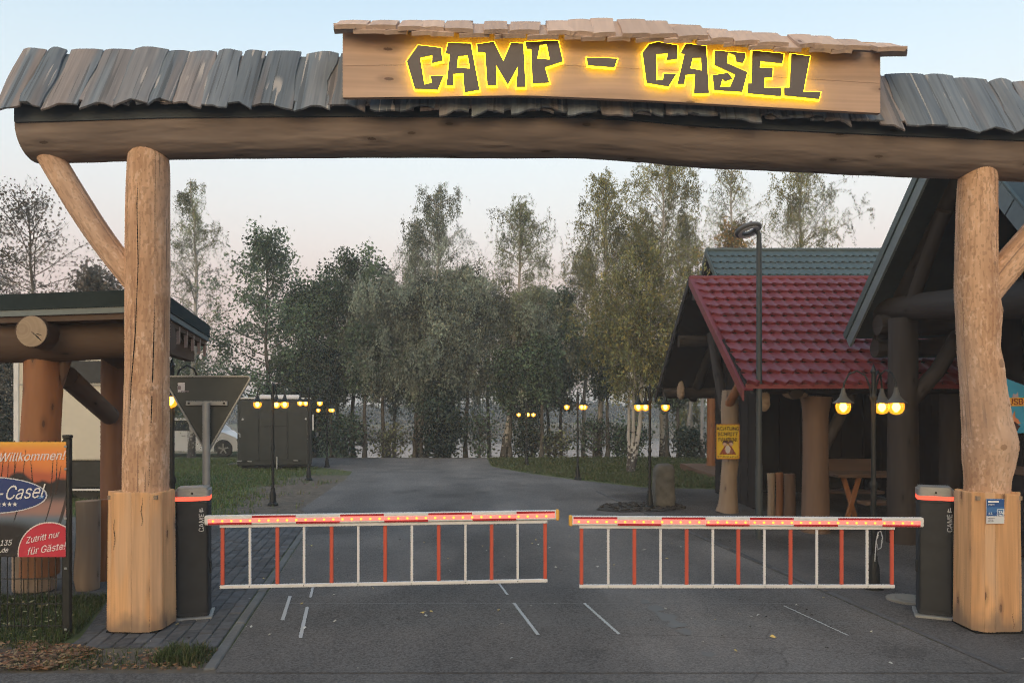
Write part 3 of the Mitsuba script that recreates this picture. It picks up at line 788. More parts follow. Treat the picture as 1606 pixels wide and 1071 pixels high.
def barrier(label, cx, cy, yaw, boom, skirt_px, tops, bots, first_red, mirror, text_px):
    b = thing('boom_barrier', label, 'barrier', 'boom barriers closing the drive')
    Rz = trimesh.transformations.rotation_matrix(yaw, [0, 0, 1])

    def local(m, dz=0.0):
        m.apply_transform(Rz)
        m.apply_translation([cx, cy, dz])
        return m

    w, d, h = 0.245, 0.235, 0.93
    prof = Polygon([(-w / 2, 0), (w / 2, 0), (w / 2, d), (-w / 2, d)]).buffer(-0.025).buffer(0.025, quad_segs=5)
    body = trimesh.creation.extrude_polygon(prof, h - 0.03, engine='earcut'); body.apply_translation([0, 0, 0.03])
    part(b, 'cabinet', local(body), 'm_anthracite', smooth=35)
    band = trimesh.creation.extrude_polygon(prof.buffer(0.003), 0.032, engine='earcut'); band.apply_translation([0, 0, h])
    part(b, 'light_band', local(band), 'm_dark', smooth=35, emit=np.array([1.0, 0.085, 0.045]) * GLOW * 1.5)
    lid = trimesh.creation.extrude_polygon(prof.buffer(0.005), 0.05, engine='earcut'); lid.apply_translation([0, 0, h + 0.032])
    top = trimesh.creation.extrude_polygon(prof.buffer(-0.012), 0.018, engine='earcut'); top.apply_translation([0, 0, h + 0.082])
    part(b, 'lid', local(cat(lid, top)), 'm_galv', smooth=35)
    s = trimesh.creation.cylinder(radius=0.008, height=0.006, sections=14); s.apply_transform(trimesh.transformations.rotation_matrix(math.pi / 2, [1, 0, 0])); s.apply_translation([0.0, -0.008, h + 0.06])
    part(b, 'lock', local(s), 'm_black')
    base = cbox([0, d / 2 - 0.01, 0.012], [w + 0.05, d + 0.06, 0.024], 0.005)
    part(b, 'base_plate', local(base), 'm_galv')
    side = -1 if mirror else 1
    part(b, 'keyhole_cover', local(cbox([side * (w / 2 + 0.004), 0.06, 0.40], [0.02, 0.05, 0.10], 0.006)), 'm_black')
    m = meshkit.text_mesh('CAME', 0.036, 0.002)
    v = m.vertices.copy()
    m = tmesh(np.stack([-v[:, 1], -0.0005 - v[:, 2], v[:, 0]], 1), m.faces)      # reads upwards
    m.apply_translation([text_px, 0, 0.685])
    t2 = cat(cbox([text_px - 0.018, -0.0015, 0.845], [0.030, 0.003, 0.006]), cbox([text_px - 0.012, -0.0015, 0.862], [0.006, 0.003, 0.026]), cbox([text_px - 0.026, -0.0015, 0.858], [0.006, 0.003, 0.018]))
    part(b, 'lettering', local(cat(m, t2)), 'm_paint', color=(0.55, 0.56, 0.58))
    seam = cat(bx(-w / 2 + .012, -w / 2 + .015, -0.0012, 0.001, .06, h - .02), bx(w / 2 - .015, w / 2 - .012, -0.0012, 0.001, .06, h - .02), bx(-w / 2 + .015, w / 2 - .015, -0.0012, 0.001, h - .023, h - .02), bx(-w / 2 + .015, w / 2 - .015, -0.0012, 0.001, .06, .063))
    part(b, 'door_seam', local(seam), 'm_dark')
    # boom: a white box profile with red lit strips
    BY = 5.66
    (ax, ay), (bx_, by) = boom
    A, B = at(ax, ay, BY), at(bx_, by, BY)
    dirv = (B - A) / np.linalg.norm(B - A)
    L = np.linalg.norm(B - A)
    up = np.cross(dirv, [0, 1, 0]); up = up if up[2] > 0 else -up
    R = np.stack([dirv, [0, 1, 0], up], 1)

    def rail(s0, s1, y0, y1, z0, z1, ch=0.0):
        m = cbox([(s0 + s1) / 2, (y0 + y1) / 2, (z0 + z1) / 2], [s1 - s0, y1 - y0, z1 - z0], ch)
        m.vertices = m.vertices @ R.T + A
        return m

    part(b, 'boom', rail(0, L, -0.025, 0.025, -0.036, 0.036, 0.008), 'm_white')
    part(b, 'end_cap', rail(L - 0.022, L + 0.004, -0.029, 0.029, -0.040, 0.040, 0.006) if not mirror else rail(-0.004, 0.022, -0.029, 0.029, -0.040, 0.040, 0.006), 'm_paint', color=(0.72, 0.40, 0.07))
    seg = 0.336
    n = int(L / seg) + 1
    for q in range(n):
        s0, s1 = q * seg + 0.03, min((q + 1) * seg + 0.027, L - 0.03)
        if s1 - s0 < 0.05: continue
        upper = (q % 2 == 1) != mirror
        z = 0.024 if upper else -0.026
        part(b, 'red_tape', rail(s0, s1, -0.0272, -0.0246, z - 0.0075, z + 0.0075), 'm_paint', color=(0.36, 0.012, 0.02))
        part(b, 'light_strip', rail(s0, s1, -0.0268, -0.0246, -0.0185 if not upper else -0.019, 0.016 if upper else 0.010), 'm_paint', color=(0.75, 0.20, 0.18), emit=np.array([1.0, 0.19, 0.16]) * GLOW * 0.6)
    dots = []
    for s in np.arange(0.07, L - 0.04, 0.0705):
        m = trimesh.creation.icosphere(subdivisions=1, radius=1.0); m.vertices *= [0.010, 0.005, 0.009]
        m.apply_translation([s, -0.029, -0.005]); m.vertices = m.vertices @ R.T + A
        dots.append(m)
    part(b, 'diode', cat(*dots), 'm_dark', emit=np.array([1.0, 0.28, 0.03]) * GLOW * 2.4, kind='stuff')
    # hanging skirt
    tA, tB = at(skirt_px[0], tops[0], BY), at(skirt_px[-1], tops[1], BY)
    bA, bB = at(skirt_px[0], bots[0], BY), at(skirt_px[-1], bots[1], BY)
    for (p, q_), hh in (((tA, tB), 0.022), ((bA, bB), 0.026)):
        dv = (q_ - p) / np.linalg.norm(q_ - p)
        u2 = np.cross(dv, [0, 1, 0]); u2 = u2 if u2[2] > 0 else -u2
        m = cbox([np.linalg.norm(q_ - p) / 2, 0, 0], [np.linalg.norm(q_ - p) + 0.035, 0.026, hh], 0.003)
        m.vertices = m.vertices @ np.stack([dv, [0, 1, 0], u2], 1).T + p
        part(b, 'skirt_rail', m, 'm_white')
    for q, px in enumerate(skirt_px):
        f = (px - skirt_px[0]) / (skirt_px[-1] - skirt_px[0])
        p0, p1 = tA + (tB - tA) * f, bA + (bB - bA) * f
        red = (q % 2 == 0) == first_red
        wd = 0.027 if red else 0.019
        box_ = cbox([0, 0, 0], [wd, 0.016, p0[2] - p1[2] - 0.028], 0.002)
        box_.vertices[:, 0] += (p1[0] + p0[0]) / 2 + (p0[0] - p1[0]) * box_.vertices[:, 2] / (p0[2] - p1[2])
        box_.vertices[:, 1] += BY + 0.003
        box_.vertices[:, 2] += (p0[2] + p1[2]) / 2
        part(b, 'skirt_bar', box_, 'm_paint', color=REDP if red else WHITE)
        part(b, 'rivet', cbox([p1[0], BY - 0.014, p1[2]], [0.006, 0.004, 0.006]), 'm_black') if q % 2 else None
    return b


sk_l = [349, 392, 435, 477, 520, 562, 604, 646, 688, 730, 771, 812, 855]
sk_r = [912, 954, 995, 1036, 1077, 1118, 1158, 1199, 1240, 1281, 1320, 1360, 1399]
bl = barrier('boom barrier with its cabinet beside the left gate post, arm reaching to the middle', -2.500, 5.78, 0.30, ((322, 815.5), (876, 807)), sk_l, (825, 818), (920, 910), True, False, 0.085)
br = barrier('boom barrier with its cabinet beside the right gate post, arm reaching to the middle', 3.335, 5.82, -0.42, ((893, 816), (1447, 818.5)), sk_r, (826, 828), (919, 919), True, True, 0.112)


# ------------------------------------------------------------------ triple lanterns along the drive
def lantern(label, px, base_py, light_py, Y, th0, full=True):
    L = thing('triple_lantern', label, 'street lantern', 'lit triple lanterns lining the drive')
    x = (px - CX) / F * Y
    z0 = float(zg(x, Y)) + 0.004
    zl = H + (HY - light_py) / F * Y           # height of the bulbs
    h = zl - z0
    fine = 1 if Y < 10 else 0
    part(L, 'base', lathe([(0.0, 0), (0.085, 0), (0.085, 0.03), (0.055, 0.06), (0.05, 0.20), (0.034, 0.26), (0.034, 0.30), (0, 0.30)], (x, Y, z0), 20), 'm_black', smooth=40)
    part(L, 'pole', lathe([(0.024, 0.28), (0.024, h * 0.55), (0.034, h * 0.56), (0.034, h * 0.58), (0.021, h * 0.6), (0.021, h + 0.05), (0.034, h + 0.07), (0.034, h + 0.10), (0.02, h + 0.12),
                              (0.018, h + 0.30), (0.028, h + 0.32), (0.012, h + 0.36), (0.0, h + 0.40)], (x, Y, z0), 16), 'm_black', smooth=40)
    for q in range(3):
        a = math.radians(th0 + 120 * q)
        ca, sa = math.cos(a), math.sin(a)
        arc = [(0.02, 0.10), (0.035, 0.20), (0.07, 0.285), (0.14, 0.33), (0.21, 0.30), (0.25, 0.22), (0.258, 0.155)]
        part(L, 'arm', pipe([[x + r * ca, Y + r * sa, zl + z] for r, z in arc], 0.0085, 8), 'm_black', smooth=40)
        cx, cy = x + 0.258 * ca, Y + 0.258 * sa
        c = (cx, cy, zl)
        head = part(L, 'lantern', lathe([(0.0, 0.175), (0.016, 0.172), (0.020, 0.14), (0.034, 0.095), (0.060, 0.060), (0.092, 0.038), (0.095, 0.034), (0.088, 0.031), (0.062, 0.038), (0.0, 0.05)], c, 24), 'm_shade' if Y < 8 and px > 800 else 'm_black', smooth=40)
        part(head, 'globe', lathe([(0.062, 0.036), (0.066, 0.0), (0.062, -0.030), (0.046, -0.056), (0.02, -0.068), (0.0, -0.070)], c, 24), 'm_globe', smooth=True, emit=np.array([1.0, 0.33, 0.015]) * GLOW * 1.2)
        part(head, 'bulb', lathe([(0.0, -0.048), (0.012, -0.044), (0.030, -0.02), (0.034, 0.0), (0.026, 0.022), (0.012, 0.04), (0.0, 0.045)], c, 16), 'm_dark', smooth=True, emit=np.array([1.0, 0.60, 0.13]) * GLOW * 16)
    return L


lantern('nearest lantern on the right, standing before the dark-roofed kiosk', 1370, 922, 638, 6.76, 168)
lantern('second lantern on the right, beside the upright boulder', 1019, 797, 638, 12.1, 95)
lantern('third lantern on the right, on the grass edge between boulder and farthest right lantern', 906, 750, 638, 17.2, 166)
lantern('farthest lantern on the right, near the lake shore trees', 826, 735, 650, 22.4, 80)
lantern('nearest lantern on the left, mostly hidden behind the left gate post', 270, 922, 628, 6.85, 291)
lantern('second lantern on the left, in front of the dark trailer', 428, 787, 634, 12.5, 95)
lantern('third lantern on the left, at the right edge of the dark trailer', 484, 745, 632, 17.0, 0)
lantern('farthest lantern on the left, at the end of the lawn by the trees', 513, 730, 643, 22.1, 80)

# ------------------------------------------------------------------ signs, street lamp and small things
ys = thing('yield_sign', 'back of a grey triangular yield sign on a galvanised pole behind the left barrier', 'road sign')
SYD = 6.12
tri = Polygon([tuple(at(a, b, SYD)[[0, 2]]) for a, b in ((253, 589), (397, 589), (325, 713))])
tri = tri.buffer(-0.025).buffer(0.025, quad_segs=4)
m = prism(tri, 0.004); m.apply_translation([0, SYD, 0])
part(ys, 'panel', m, 'm_signback')
rim = tri.difference(tri.buffer(-0.012))
m = prism(rim, 0.022); m.apply_translation([0, SYD - 0.012, 0]); part(ys, 'rim', m, 'm_galv')
fc = prism(tri.buffer(-0.013), 0.002); fc.apply_translation([0, SYD + 0.006, 0]); part(ys, 'face', fc, 'm_white')
part(ys, 'pole', lathe([(0, -0.2), (0.030, -0.2), (0.030, 1.70), (0.0, 1.70)], ((323.5 - CX) / F * (SYD - 0.05), SYD - 0.05, 0), 20), 'm_galv', smooth=40)
part(ys, 'bracket', bx(*(at(293, 0, SYD)[0], at(358, 0, SYD)[0]), SYD - 0.022, SYD - 0.006, gz_at(636, SYD), gz_at(629, SYD), 0.003), 'm_galv')
for px in (298, 353):
    part(ys, 'bolt', cbox(at(px, 632.5, SYD) + [0, -0.024, 0], [0.016, 0.008, 0.016], 0.003), 'm_black')
st = part(ys, 'sticker', bx(at(279, 0, SYD)[0], at(290, 0, SYD)[0], SYD - 0.0022, SYD - 0.0005, gz_at(615, SYD), gz_at(600, SYD)), 'm_paint', color=(0.55, 0.53, 0.55))
part(st, 'print', cat(bx(at(279.5, 0, SYD)[0], at(284, 0, SYD)[0], SYD - 0.004, SYD - 0.0025, gz_at(611, SYD), gz_at(605, SYD)), bx(at(284, 0, SYD)[0], at(297, 0, SYD)[0], SYD - 0.004, SYD - 0.0025, gz_at(614.5, SYD), gz_at(613, SYD))), 'm_paint', color=(0.2, 0.17, 0.19))

sl = thing('street_lamp', 'slim grey street lamp with a ring-shaped head in front of the red roof', 'street lamp')
SLY = 9.3
sx = (1190.5 - CX) / F * SLY
part(sl, 'pole', lathe([(0, 0), (0.045, 0), (0.045, 0.9), (0.036, 0.95), (0.034, 3.72), (0, 3.72)], (sx, SLY, 0.0), 18), 'm_lamppole', smooth=40)
hc = at(1173.5, 361, SLY)
ring = trimesh.creation.torus(0.118, 0.052, major_sections=40, minor_sections=14)
ring.vertices *= [1, 1, 0.62]
Rt = trimesh.transformations.rotation_matrix(-0.20, [0, 1, 0]) @ trimesh.transformations.rotation_matrix(-0.30, [1, 0, 0])
ring.apply_transform(Rt); ring.apply_translation(hc)
part(sl, 'head', ring, 'm_lamphead', smooth=50)
led = trimesh.creation.annulus(r_min=0.09, r_max=0.135, height=0.004, sections=40); led.apply_translation([0, 0, -0.034]); led.apply_transform(Rt); led.apply_translation(hc)
part(sl, 'diffuser', led, 'm_white')
part(sl, 'neck', pipe([[sx, SLY, 3.70], [sx, SLY, 3.83], [sx - 0.03, SLY, hc[2] - 0.01]], [0.03, 0.032, 0.03], 12), 'm_lamppole', smooth=40)

# yellow warning sign on the hut's corner post
ws = thing('warning_sign', 'yellow walking-speed warning sign on the corner post of the red-roofed hut', 'sign')
WY = 11.42
q4 = lambda a, b, c, d: [tuple(at(a, c, WY)[[0, 2]]), tuple(at(b, c, WY)[[0, 2]]), tuple(at(b, d, WY)[[0, 2]]), tuple(at(a, d, WY)[[0, 2]])]
pan = Polygon(q4(1123, 1160, 665, 720)).buffer(-0.02).buffer(0.02)
m = prism(pan, 0.006); m.apply_translation([0, WY, 0]); part(ws, 'panel', m, 'm_paint', color=(0.72, 0.50, 0.03))
m = prism(pan.difference(pan.buffer(-0.014)), 0.003); m.apply_translation([0, WY - 0.0035, 0]); part(ws, 'border', m, 'm_paint', color=(0.50, 0.20, 0.03))
for txt, hgt, py, sx_ in (('ACHTUNG', 0.052, 673.3, 0.98), ('SCHRITT', 0.056, 682.0, 0.92), ('FAHREN!', 0.056, 690.6, 0.90)):
    part(ws, 'lettering', text_xz(txt, hgt, (1141.5 - CX) / F * WY, gz_at(py, WY) - 0.015, WY - 0.001, True, 0, True, sx=sx_), 'm_paint', color=(0.07, 0.02, 0.012))
A3 = Polygon([tuple(at(a, b, WY)[[0, 2]]) for a, b in ((1141.5, 691), (1128.5, 712.5), (1154.5, 712.5))])
m = prism(A3.difference(A3.buffer(-0.022)), 0.002); m.apply_translation([0, WY - 0.0025, 0]); part(ws, 'pictogram', m, 'm_paint', color=(0.25, 0.05, 0.03))


def blob(px, py, rx, ry, y, colr):
    pts = [tuple(at(px + rx * math.cos(t), py + ry * math.sin(t), WY)[[0, 2]]) for t in np.linspace(0, 2 * math.pi, 15)[:-1]]
    m = prism(Polygon(pts), 0.0015); m.apply_translation([0, y, 0])
    part(ws, 'pictogram', m, 'm_paint', color=colr)


for args in ((1137, 694.5, 4.2, 4.0, -0.0045, (0.06, 0.03, 0.03)), (1146, 694, 4.2, 3.8, -0.0045, (0.12, 0.06, 0.05)), (1136.5, 696.5, 3.0, 2.7, -0.006, (0.62, 0.42, 0.32)), (1146.5, 696.5, 3.0, 2.7, -0.006, (0.62, 0.42, 0.32)),
             (1141.3, 704.5, 4.0, 6.5, -0.0072, (0.62, 0.58, 0.58)), (1136, 708, 3.0, 3.4, -0.0058, (0.30, 0.07, 0.06)), (1147, 708, 3.0, 3.6, -0.0058, (0.30, 0.14, 0.10))):
    blob(args[0], args[1], args[2], args[3], WY + args[4], args[5])
part(ws, 'lettering', cat(*[bx(at(1125.5 + k * 2.75, 0, WY)[0], at(1127.5 + k * 2.75, 0, WY)[0], WY - 0.0025, WY - 0.0005, gz_at(716.9, WY), gz_at(715.3, WY)) for k in range(12)]), 'm_paint', color=(0.20, 0.08, 0.03))

# information plate on the right gate post
ip = thing('information_plate', 'small blue and white information plate on the cladding of the right gate post', 'sign')
IY = GY - 0.17 - 0.020
rx = lambda a, b, c, d, y0, y1: bx(at(a, 0, IY)[0], at(b, 0, IY)[0], IY + y0, IY + y1, gz_at(d, IY), gz_at(c, IY))
part(ip, 'panel', rx(1547, 1575, 782, 821, 0, 0.004), 'm_paint', color=(0.60, 0.61, 0.64))
part(ip, 'print', rx(1547.3, 1574.7, 782.3, 809, -0.002, -0.0005), 'm_paint', color=(0.025, 0.085, 0.26))
part(ip, 'print', rx(1547.3, 1574.7, 795, 803, -0.0034, -0.0022), 'm_paint', color=(0.05, 0.15, 0.36))
part(ip, 'lettering', cat(*[rx(a, b, c, d, -0.005, -0.0036) for a, b, c, d in ((1549, 1566, 785, 788), (1549, 1559, 790.5, 791.6), (1563, 1573.5, 797.5, 798.5), (1563, 1573.5, 807, 808), (1563, 1564, 797.5, 808), (1572.5, 1573.5, 797.5, 808))]), 'm_paint', color=(0.7, 0.72, 0.75))
part(ip, 'lettering', text_xz('3M', 0.022, at(1564.6, 0, IY)[0], gz_at(805.6, IY), IY - 0.0034, True, depth=0.0015), 'm_paint', color=(0.7, 0.72, 0.75))
part(ip, 'lettering', text_xz('1.1', 0.014, at(1549.5, 0, IY)[0], gz_at(806.5, IY), IY - 0.0034, True, depth=0.0015), 'm_paint', color=(0.7, 0.72, 0.75))
part(ip, 'lettering', cat(*[rx(1549, b, c, c + 1, -0.002, -0.0005) for b, c in ((1560, 812), (1558, 814.5), (1559, 817))]), 'm_paint', color=(0.2, 0.2, 0.22))

mh = thing('manhole_cover', 'pale round concrete manhole cover beside the right barrier cabinet', 'manhole cover')
mc = at(1424, 941.5, H * F / (941.5 - HY))
part(mh, 'ring', lathe([(0.10, 0.0), (0.10, 0.016), (0.17, 0.016), (0.175, 0.0)], (mc[0], mc[1], 0.004), 32), 'm_sand')
part(mh, 'lid', lathe([(0.0, 0.018), (0.095, 0.018), (0.098, 0.0)], (mc[0], mc[1], 0.004), 32), 'm_sand')
bo = thing('boulder', 'upright grey standing stone beside the second lantern on the right', 'stone')
m = trimesh.creation.icosphere(subdivisions=4, radius=1.0)
v = m.vertices.copy()
v = np.sign(v) * np.abs(v) ** 0.36
v /= np.abs(v).max(0)
v *= [0.17, 0.15, 0.36]
v[:, 0] *= 1 + 0.10 * (v[:, 2] / 0.36) * -0.4
v += (meshkit.fbm(v * 5, 4)[:, None] - 0.5) * m.vertex_normals * 0.085
m.vertices = v + [at(1041, 0, 12.35)[0], 12.35, 0.35]
part(bo, 'rock', m, 'm_stone', smooth=50)
cb = thing('cable', 'thin white cable looped beside the nearest right lantern', 'cable')
cpts = [at(px, py, 6.6) for px, py in ((1372, 880), (1374, 850), (1377, 835), (1381, 832), (1384, 842), (1382, 858), (1377, 862), (1374, 848), (1378, 838))]
part(cb, 'loop', pipe(cpts, 0.004, 6), 'm_white', smooth=True)


# ------------------------------------------------------------------ huts and kiosk on the right
def sheet(quad, thick, both=None):
    """A flat slab from four corners (counter-clockwise seen from outside) thickened inwards."""
    q = np.asarray(quad, float)
    n = np.cross(q[1] - q[0], q[3] - q[0]); n /= np.linalg.norm(n)
    V = np.vstack([q, q - n * thick])
    Fc = [(0, 1, 2), (0, 2, 3), (4, 6, 5), (4, 7, 6)]
    for a in range(4):
        b = (a + 1) % 4
        Fc += [(a, a + 4, b + 4), (a, b + 4, b)]
    m = tmesh(V, Fc)
    if m.volume < 0: m = tmesh(V, [f[::-1] for f in Fc])
    return m


def tile_piece(o, e1, e2, n, w, L, amp, lip, nx=7):
    """One pressed roof tile: a wave across, a step at its lower end. o: top left corner."""
    V, Fc = [], []
    s = np.linspace(0, 1, nx)
    prof = amp * (0.5 - 0.5 * np.cos(2 * np.pi * (s - 0.15)))
    curve = 0.20 * L * np.cos(2 * np.pi * (s - 0.15))      # scalloped lower edge
    for t, lift in ((0.0, 0.0), (0.55, lip * 0.55), (1.0, lip)):
        for a in range(nx):
            V.append(o + e1 * (s[a] * w) + e2 * (t * L - (curve[a] if t == 1.0 else 0)) + n * (prof[a] + lift))
    for a in range(nx):
        V.append(o + e1 * (s[a] * w) + e2 * (L - curve[a]) + n * (prof[a] * 0.9 - 0.004))
    for r in range(3):
        for a in range(nx - 1):
            q = r * nx + a
            Fc += [(q, q + nx, q + nx + 1), (q, q + nx + 1, q + 1)]
    V = np.array(V)
    m = tmesh(V, Fc)
    if m.face_normals[0] @ n < 0: m = tmesh(V, [f[::-1] for f in Fc])
    return m


hut = thing('picnic_hut', 'log picnic hut with a dark red tiled roof and open gable on the right', 'hut')
HX0, HX1, HYf, HYr, HYb, HZe, HZr = 2.93, 6.95, 9.30, 12.1, 14.9, 1.94, 3.75
e1 = np.array([1.0, 0, 0])
e2 = np.array([0, HYf - HYr, HZe - HZr]); SL = np.linalg.norm(e2); e2 /= SL
nn = np.cross(e1, e2); nn = -nn if nn[2] < 0 else nn
roof = part(hut, 'roof', cat(sheet([[HX0, HYf, HZe], [HX1, HYf, HZe], [HX1, HYr, HZr], [HX0, HYr, HZr]], 0.07), sheet([[HX1, HYb, HZe], [HX0, HYb, HZe], [HX0, HYr, HZr], [HX1, HYr, HZr]], 0.07)), 'm_darkwood')
rows, tw = 12, 0.1755
tl = SL / rows
rest = []
for c in range(23):
    for r in range(rows):
        o = np.array([HX0 + 0.02, HYr, HZr]) + e1 * (c * tw) + e2 * (r * tl) + nn * 0.006
        m = tile_piece(o, e1, e2, nn, tw, tl * 1.02, 0.030, 0.042)
        if c < 16: part(roof, 'tile', m, 'm_redtile', smooth=40)
        else: rest.append(m)
part(roof, 'far_tile', cat(*rest), 'm_redtile', kind='stuff')
part(roof, 'ridge_cap', pipe([[HX0 - 0.02, HYr, HZr + 0.02], [HX1, HYr, HZr + 0.02]], 0.045, 12), 'm_redtile', smooth=40)
vx = HX0 - 0.012
part(roof, 'verge_trim', cat(sheet([[vx - .03, HYf - 0.05, HZe - 0.06], [vx + .10, HYf - .05, HZe - 0.06], [vx + .10, HYr, HZr + 0.045], [vx - .03, HYr, HZr + 0.045]], 0.012),
                             sheet([[vx - .03, HYf - .05, HZe - 0.20], [vx - .03, HYf - 0.05, HZe - 0.05], [vx - .03, HYr, HZr + 0.045], [vx - .03, HYr, HZr - 0.10]], 0.015)), 'm_redtile')
part(roof, 'verge_board', sheet([[vx - .03, HYr, HZr - 0.10], [vx - .03, HYr, HZr + 0.045], [vx - .03, HYb + .05, HZe - 0.03], [vx - .03, HYb + .05, HZe - 0.17]], 0.02), 'm_darkwood')
part(roof, 'eave_trim', bx(HX0, HX1, HYf - 0.035, HYf - 0.012, HZe - 0.045, HZe + 0.012), 'm_redtile')
for z, y in ((HZr - 0.22, HYr), (HZe + 0.02, HYf + 0.42), (HZe + 0.02, HYb - 0.42), (2.86, HYb - 1.7)):
    part(hut, 'purlin', log([[HX0 + (0.04 if y > 10 else 0.22), y, z - .02], [HX1, y, z]], [0.105, 0.12], 14, 40, 0.03, 3), 'm_darklog', smooth=45)
for x in (3.62, 4.9, 6.2):
    for sgn, ye in ((-1, HYf), (1, HYb)):
        part(hut, 'rafter', log([[x, HYr - sgn * 0.02, HZr - 0.20], [x, ye - sgn * 0.10, HZe - 0.10]], [0.085, 0.09], 12, 41, 0.03, 4), 'm_darklog', smooth=45)
# pale log ends under the eaves
for px, py, Y, rx_, rz_ in ((1068, 613, 14.2, .075, .18), (1198, 628, 9.72, .085, .15), (1247, 617, 9.75, .17, .07)):
    m = trimesh.creation.icosphere(subdivisions=2, radius=1.0); m.vertices *= [rx_, 0.10, rz_]
    m.vertices += (meshkit.fbm(m.vertices * 9, 2)[:, None] - .5) * 0.05
    m.apply_translation(at(px, py, Y)); part(hut, 'log_end', woody(m, [0, 1, 0], 44), 'm_greywood')
rows_a = [(612, 1133, 1156), (640, 1131, 1158), (720, 1133, 1158), (745, 1131, 1156), (770, 1129, 1156), (790, 1127, 1157), (804, 1122, 1158)]
rows_b = [(622, 1256, 1304), (660, 1260, 1298), (700, 1260, 1298), (760, 1259, 1299), (838, 1257, 1301)]


def trunk_from(rows, Y, idn, seed, rough=0.04):
    path = [[((l + r) / 2 - CX) / F * Y, Y, H + (HY - py) / F * Y] for py, l, r in rows]
    return log(path[::-1], [(r - l) / 2 / F * Y for py, l, r in rows][::-1], 24, idn, rough, seed, step=0.06)


part(hut, 'post', trunk_from(rows_a, 11.7, 45, 5), 'm_greywood', smooth=True)
part(hut, 'post', trunk_from(rows_b, 9.85, 46, 6), 'm_hutlog', smooth=True)
part(hut, 'post', log([[5.9, 9.9, 0], [5.9, 9.9, HZe]], [0.17, 0.16], 18, 47, 0.04, 7), 'm_darklog', smooth=True)
part(hut, 'brace', log([[4.12, 9.86, 1.05], [4.6, 9.86, HZe + .05]], 0.075, 12, 49, 0.03, 9), 'm_darklog', smooth=True)
part(hut, 'brace', log([[3.40, 11.7, 1.65], [3.60, 10.6, 2.6]], 0.07, 12, 49, 0.03, 10), 'm_redlog', smooth=True)
part(hut, 'brace', log([[3.40, 11.7, 1.4], [3.4, 12.6, 2.9]], 0.085, 12, 49, 0.03, 10), 'm_darklog', smooth=True)
# back and side wall of dark vertical boards
for q in range(15):
    x0 = 3.98 + q * 0.2
    part(hut, 'wall_board', woody(bx(x0, x0 + 0.195, 14.30 + 0.008 * (q % 2), 14.34 + 0.008 * (q % 2), 0.02, 2.25), [0, 0, 1], 60 + q), 'm_darkwood')
for q in range(12):
    y0 = 11.9 + q * 0.2
    part(hut, 'wall_board', woody(bx(3.92 + 0.008 * (q % 2), 3.96 + 0.008 * (q % 2), y0, y0 + 0.195, 0.02, 2.5), [0, 0, 1], 80 + q), 'm_darkwood')
for q in range(23):
    y0 = 9.8 + q * 0.2
    part(hut, 'wall_board', woody(bx(6.80, 6.84 + 0.008 * (q % 2), y0, y0 + 0.195, 0.02, 2.1 + max(0, 1.2 - abs(y0 - 12.1) * .6)), [0, 0, 1], 100 + q), 'm_darkwood')
part(hut, 'door', woody(bx(4.55, 5.05, 14.25, 14.29, 0.02, 1.6), [0, 0, 1], 130), 'm_black')

# picnic table in the hut
pt = thing('picnic_table', 'reddish wooden picnic table with crossed legs under the red-roofed hut', 'table')
PY = 10.4
part(pt, 'tabletop', woody(bx(at(1300, 0, PY)[0], at(1420, 0, PY)[0], PY - 0.3, PY + .35, 0.70, 0.74, 0.005), [1, 0, 0], 140), 'm_hutlog')
for x0 in (at(1326, 0, PY)[0], at(1400, 0, PY)[0]):
    for a, b in (((x0 - .10, 0.70), (x0 + .10, 0.0)), ((x0 + .10, 0.70), (x0 - .10, 0.0))):
        m = cbox([0, 0, 0], [0.06, 0.045, math.hypot(b[0] - a[0], b[1] - a[1])], 0.004)
        m.apply_transform(trimesh.transformations.rotation_matrix(math.atan2(a[0] - b[0], a[1] - b[1]), [0, 1, 0]))
        m.apply_translation([(a[0] + b[0]) / 2, PY - .2 + (0.05 if a[0] < x0 else 0), (a[1] + b[1]) / 2 + 0.012])
        part(pt, 'leg', woody(m, [0, 0, 1], 142), 'm_redlog')
for y, z in ((PY - .62, .42), (PY + .7, .42)):
    part(pt, 'bench', woody(bx(at(1318, 0, PY)[0], at(1420, 0, PY)[0], y - .13, y + .13, z - .04, z, 0.005), [1, 0, 0], 144), 'm_hutlog')
part(pt, 'backrest', woody(bx(at(1340, 0, PY)[0], at(1420, 0, PY)[0], PY + .86, PY + .89, 0.62, 0.88, 0.005), [1, 0, 0], 146), 'm_hutlog')

for q, (px0, px1, pyt, Y, mat, lab) in enumerate([(1203, 1215, 742, 10.9, 'm_greywood', 'pale split log post, left one of the three before the red-roofed hut'), (1216, 1228, 741, 11.2, 'm_redlog', 'brown split log post, middle one of the three before the red-roofed hut'),
                                                  (1229, 1247, 743, 10.9, 'm_hutlog', 'thick dark split log post, right one of the three before the red-roofed hut')]):
    t = thing('log_post', lab, 'post', 'split log posts before the hut')
    a, b = at(px0, pyt, Y), at(px1, pyt, Y)
    w = (b[0] - a[0]) / 2
    c = (a[0] + b[0]) / 2
    part(t, 'timber', log([[c, Y, -0.03], [c + 0.01, Y, a[2] * .5], [c, Y, a[2]]], [w * 1.05, w * 0.95, w], 9, 150 + q, 0.05, q + 20, step=0.08), mat, smooth=50)

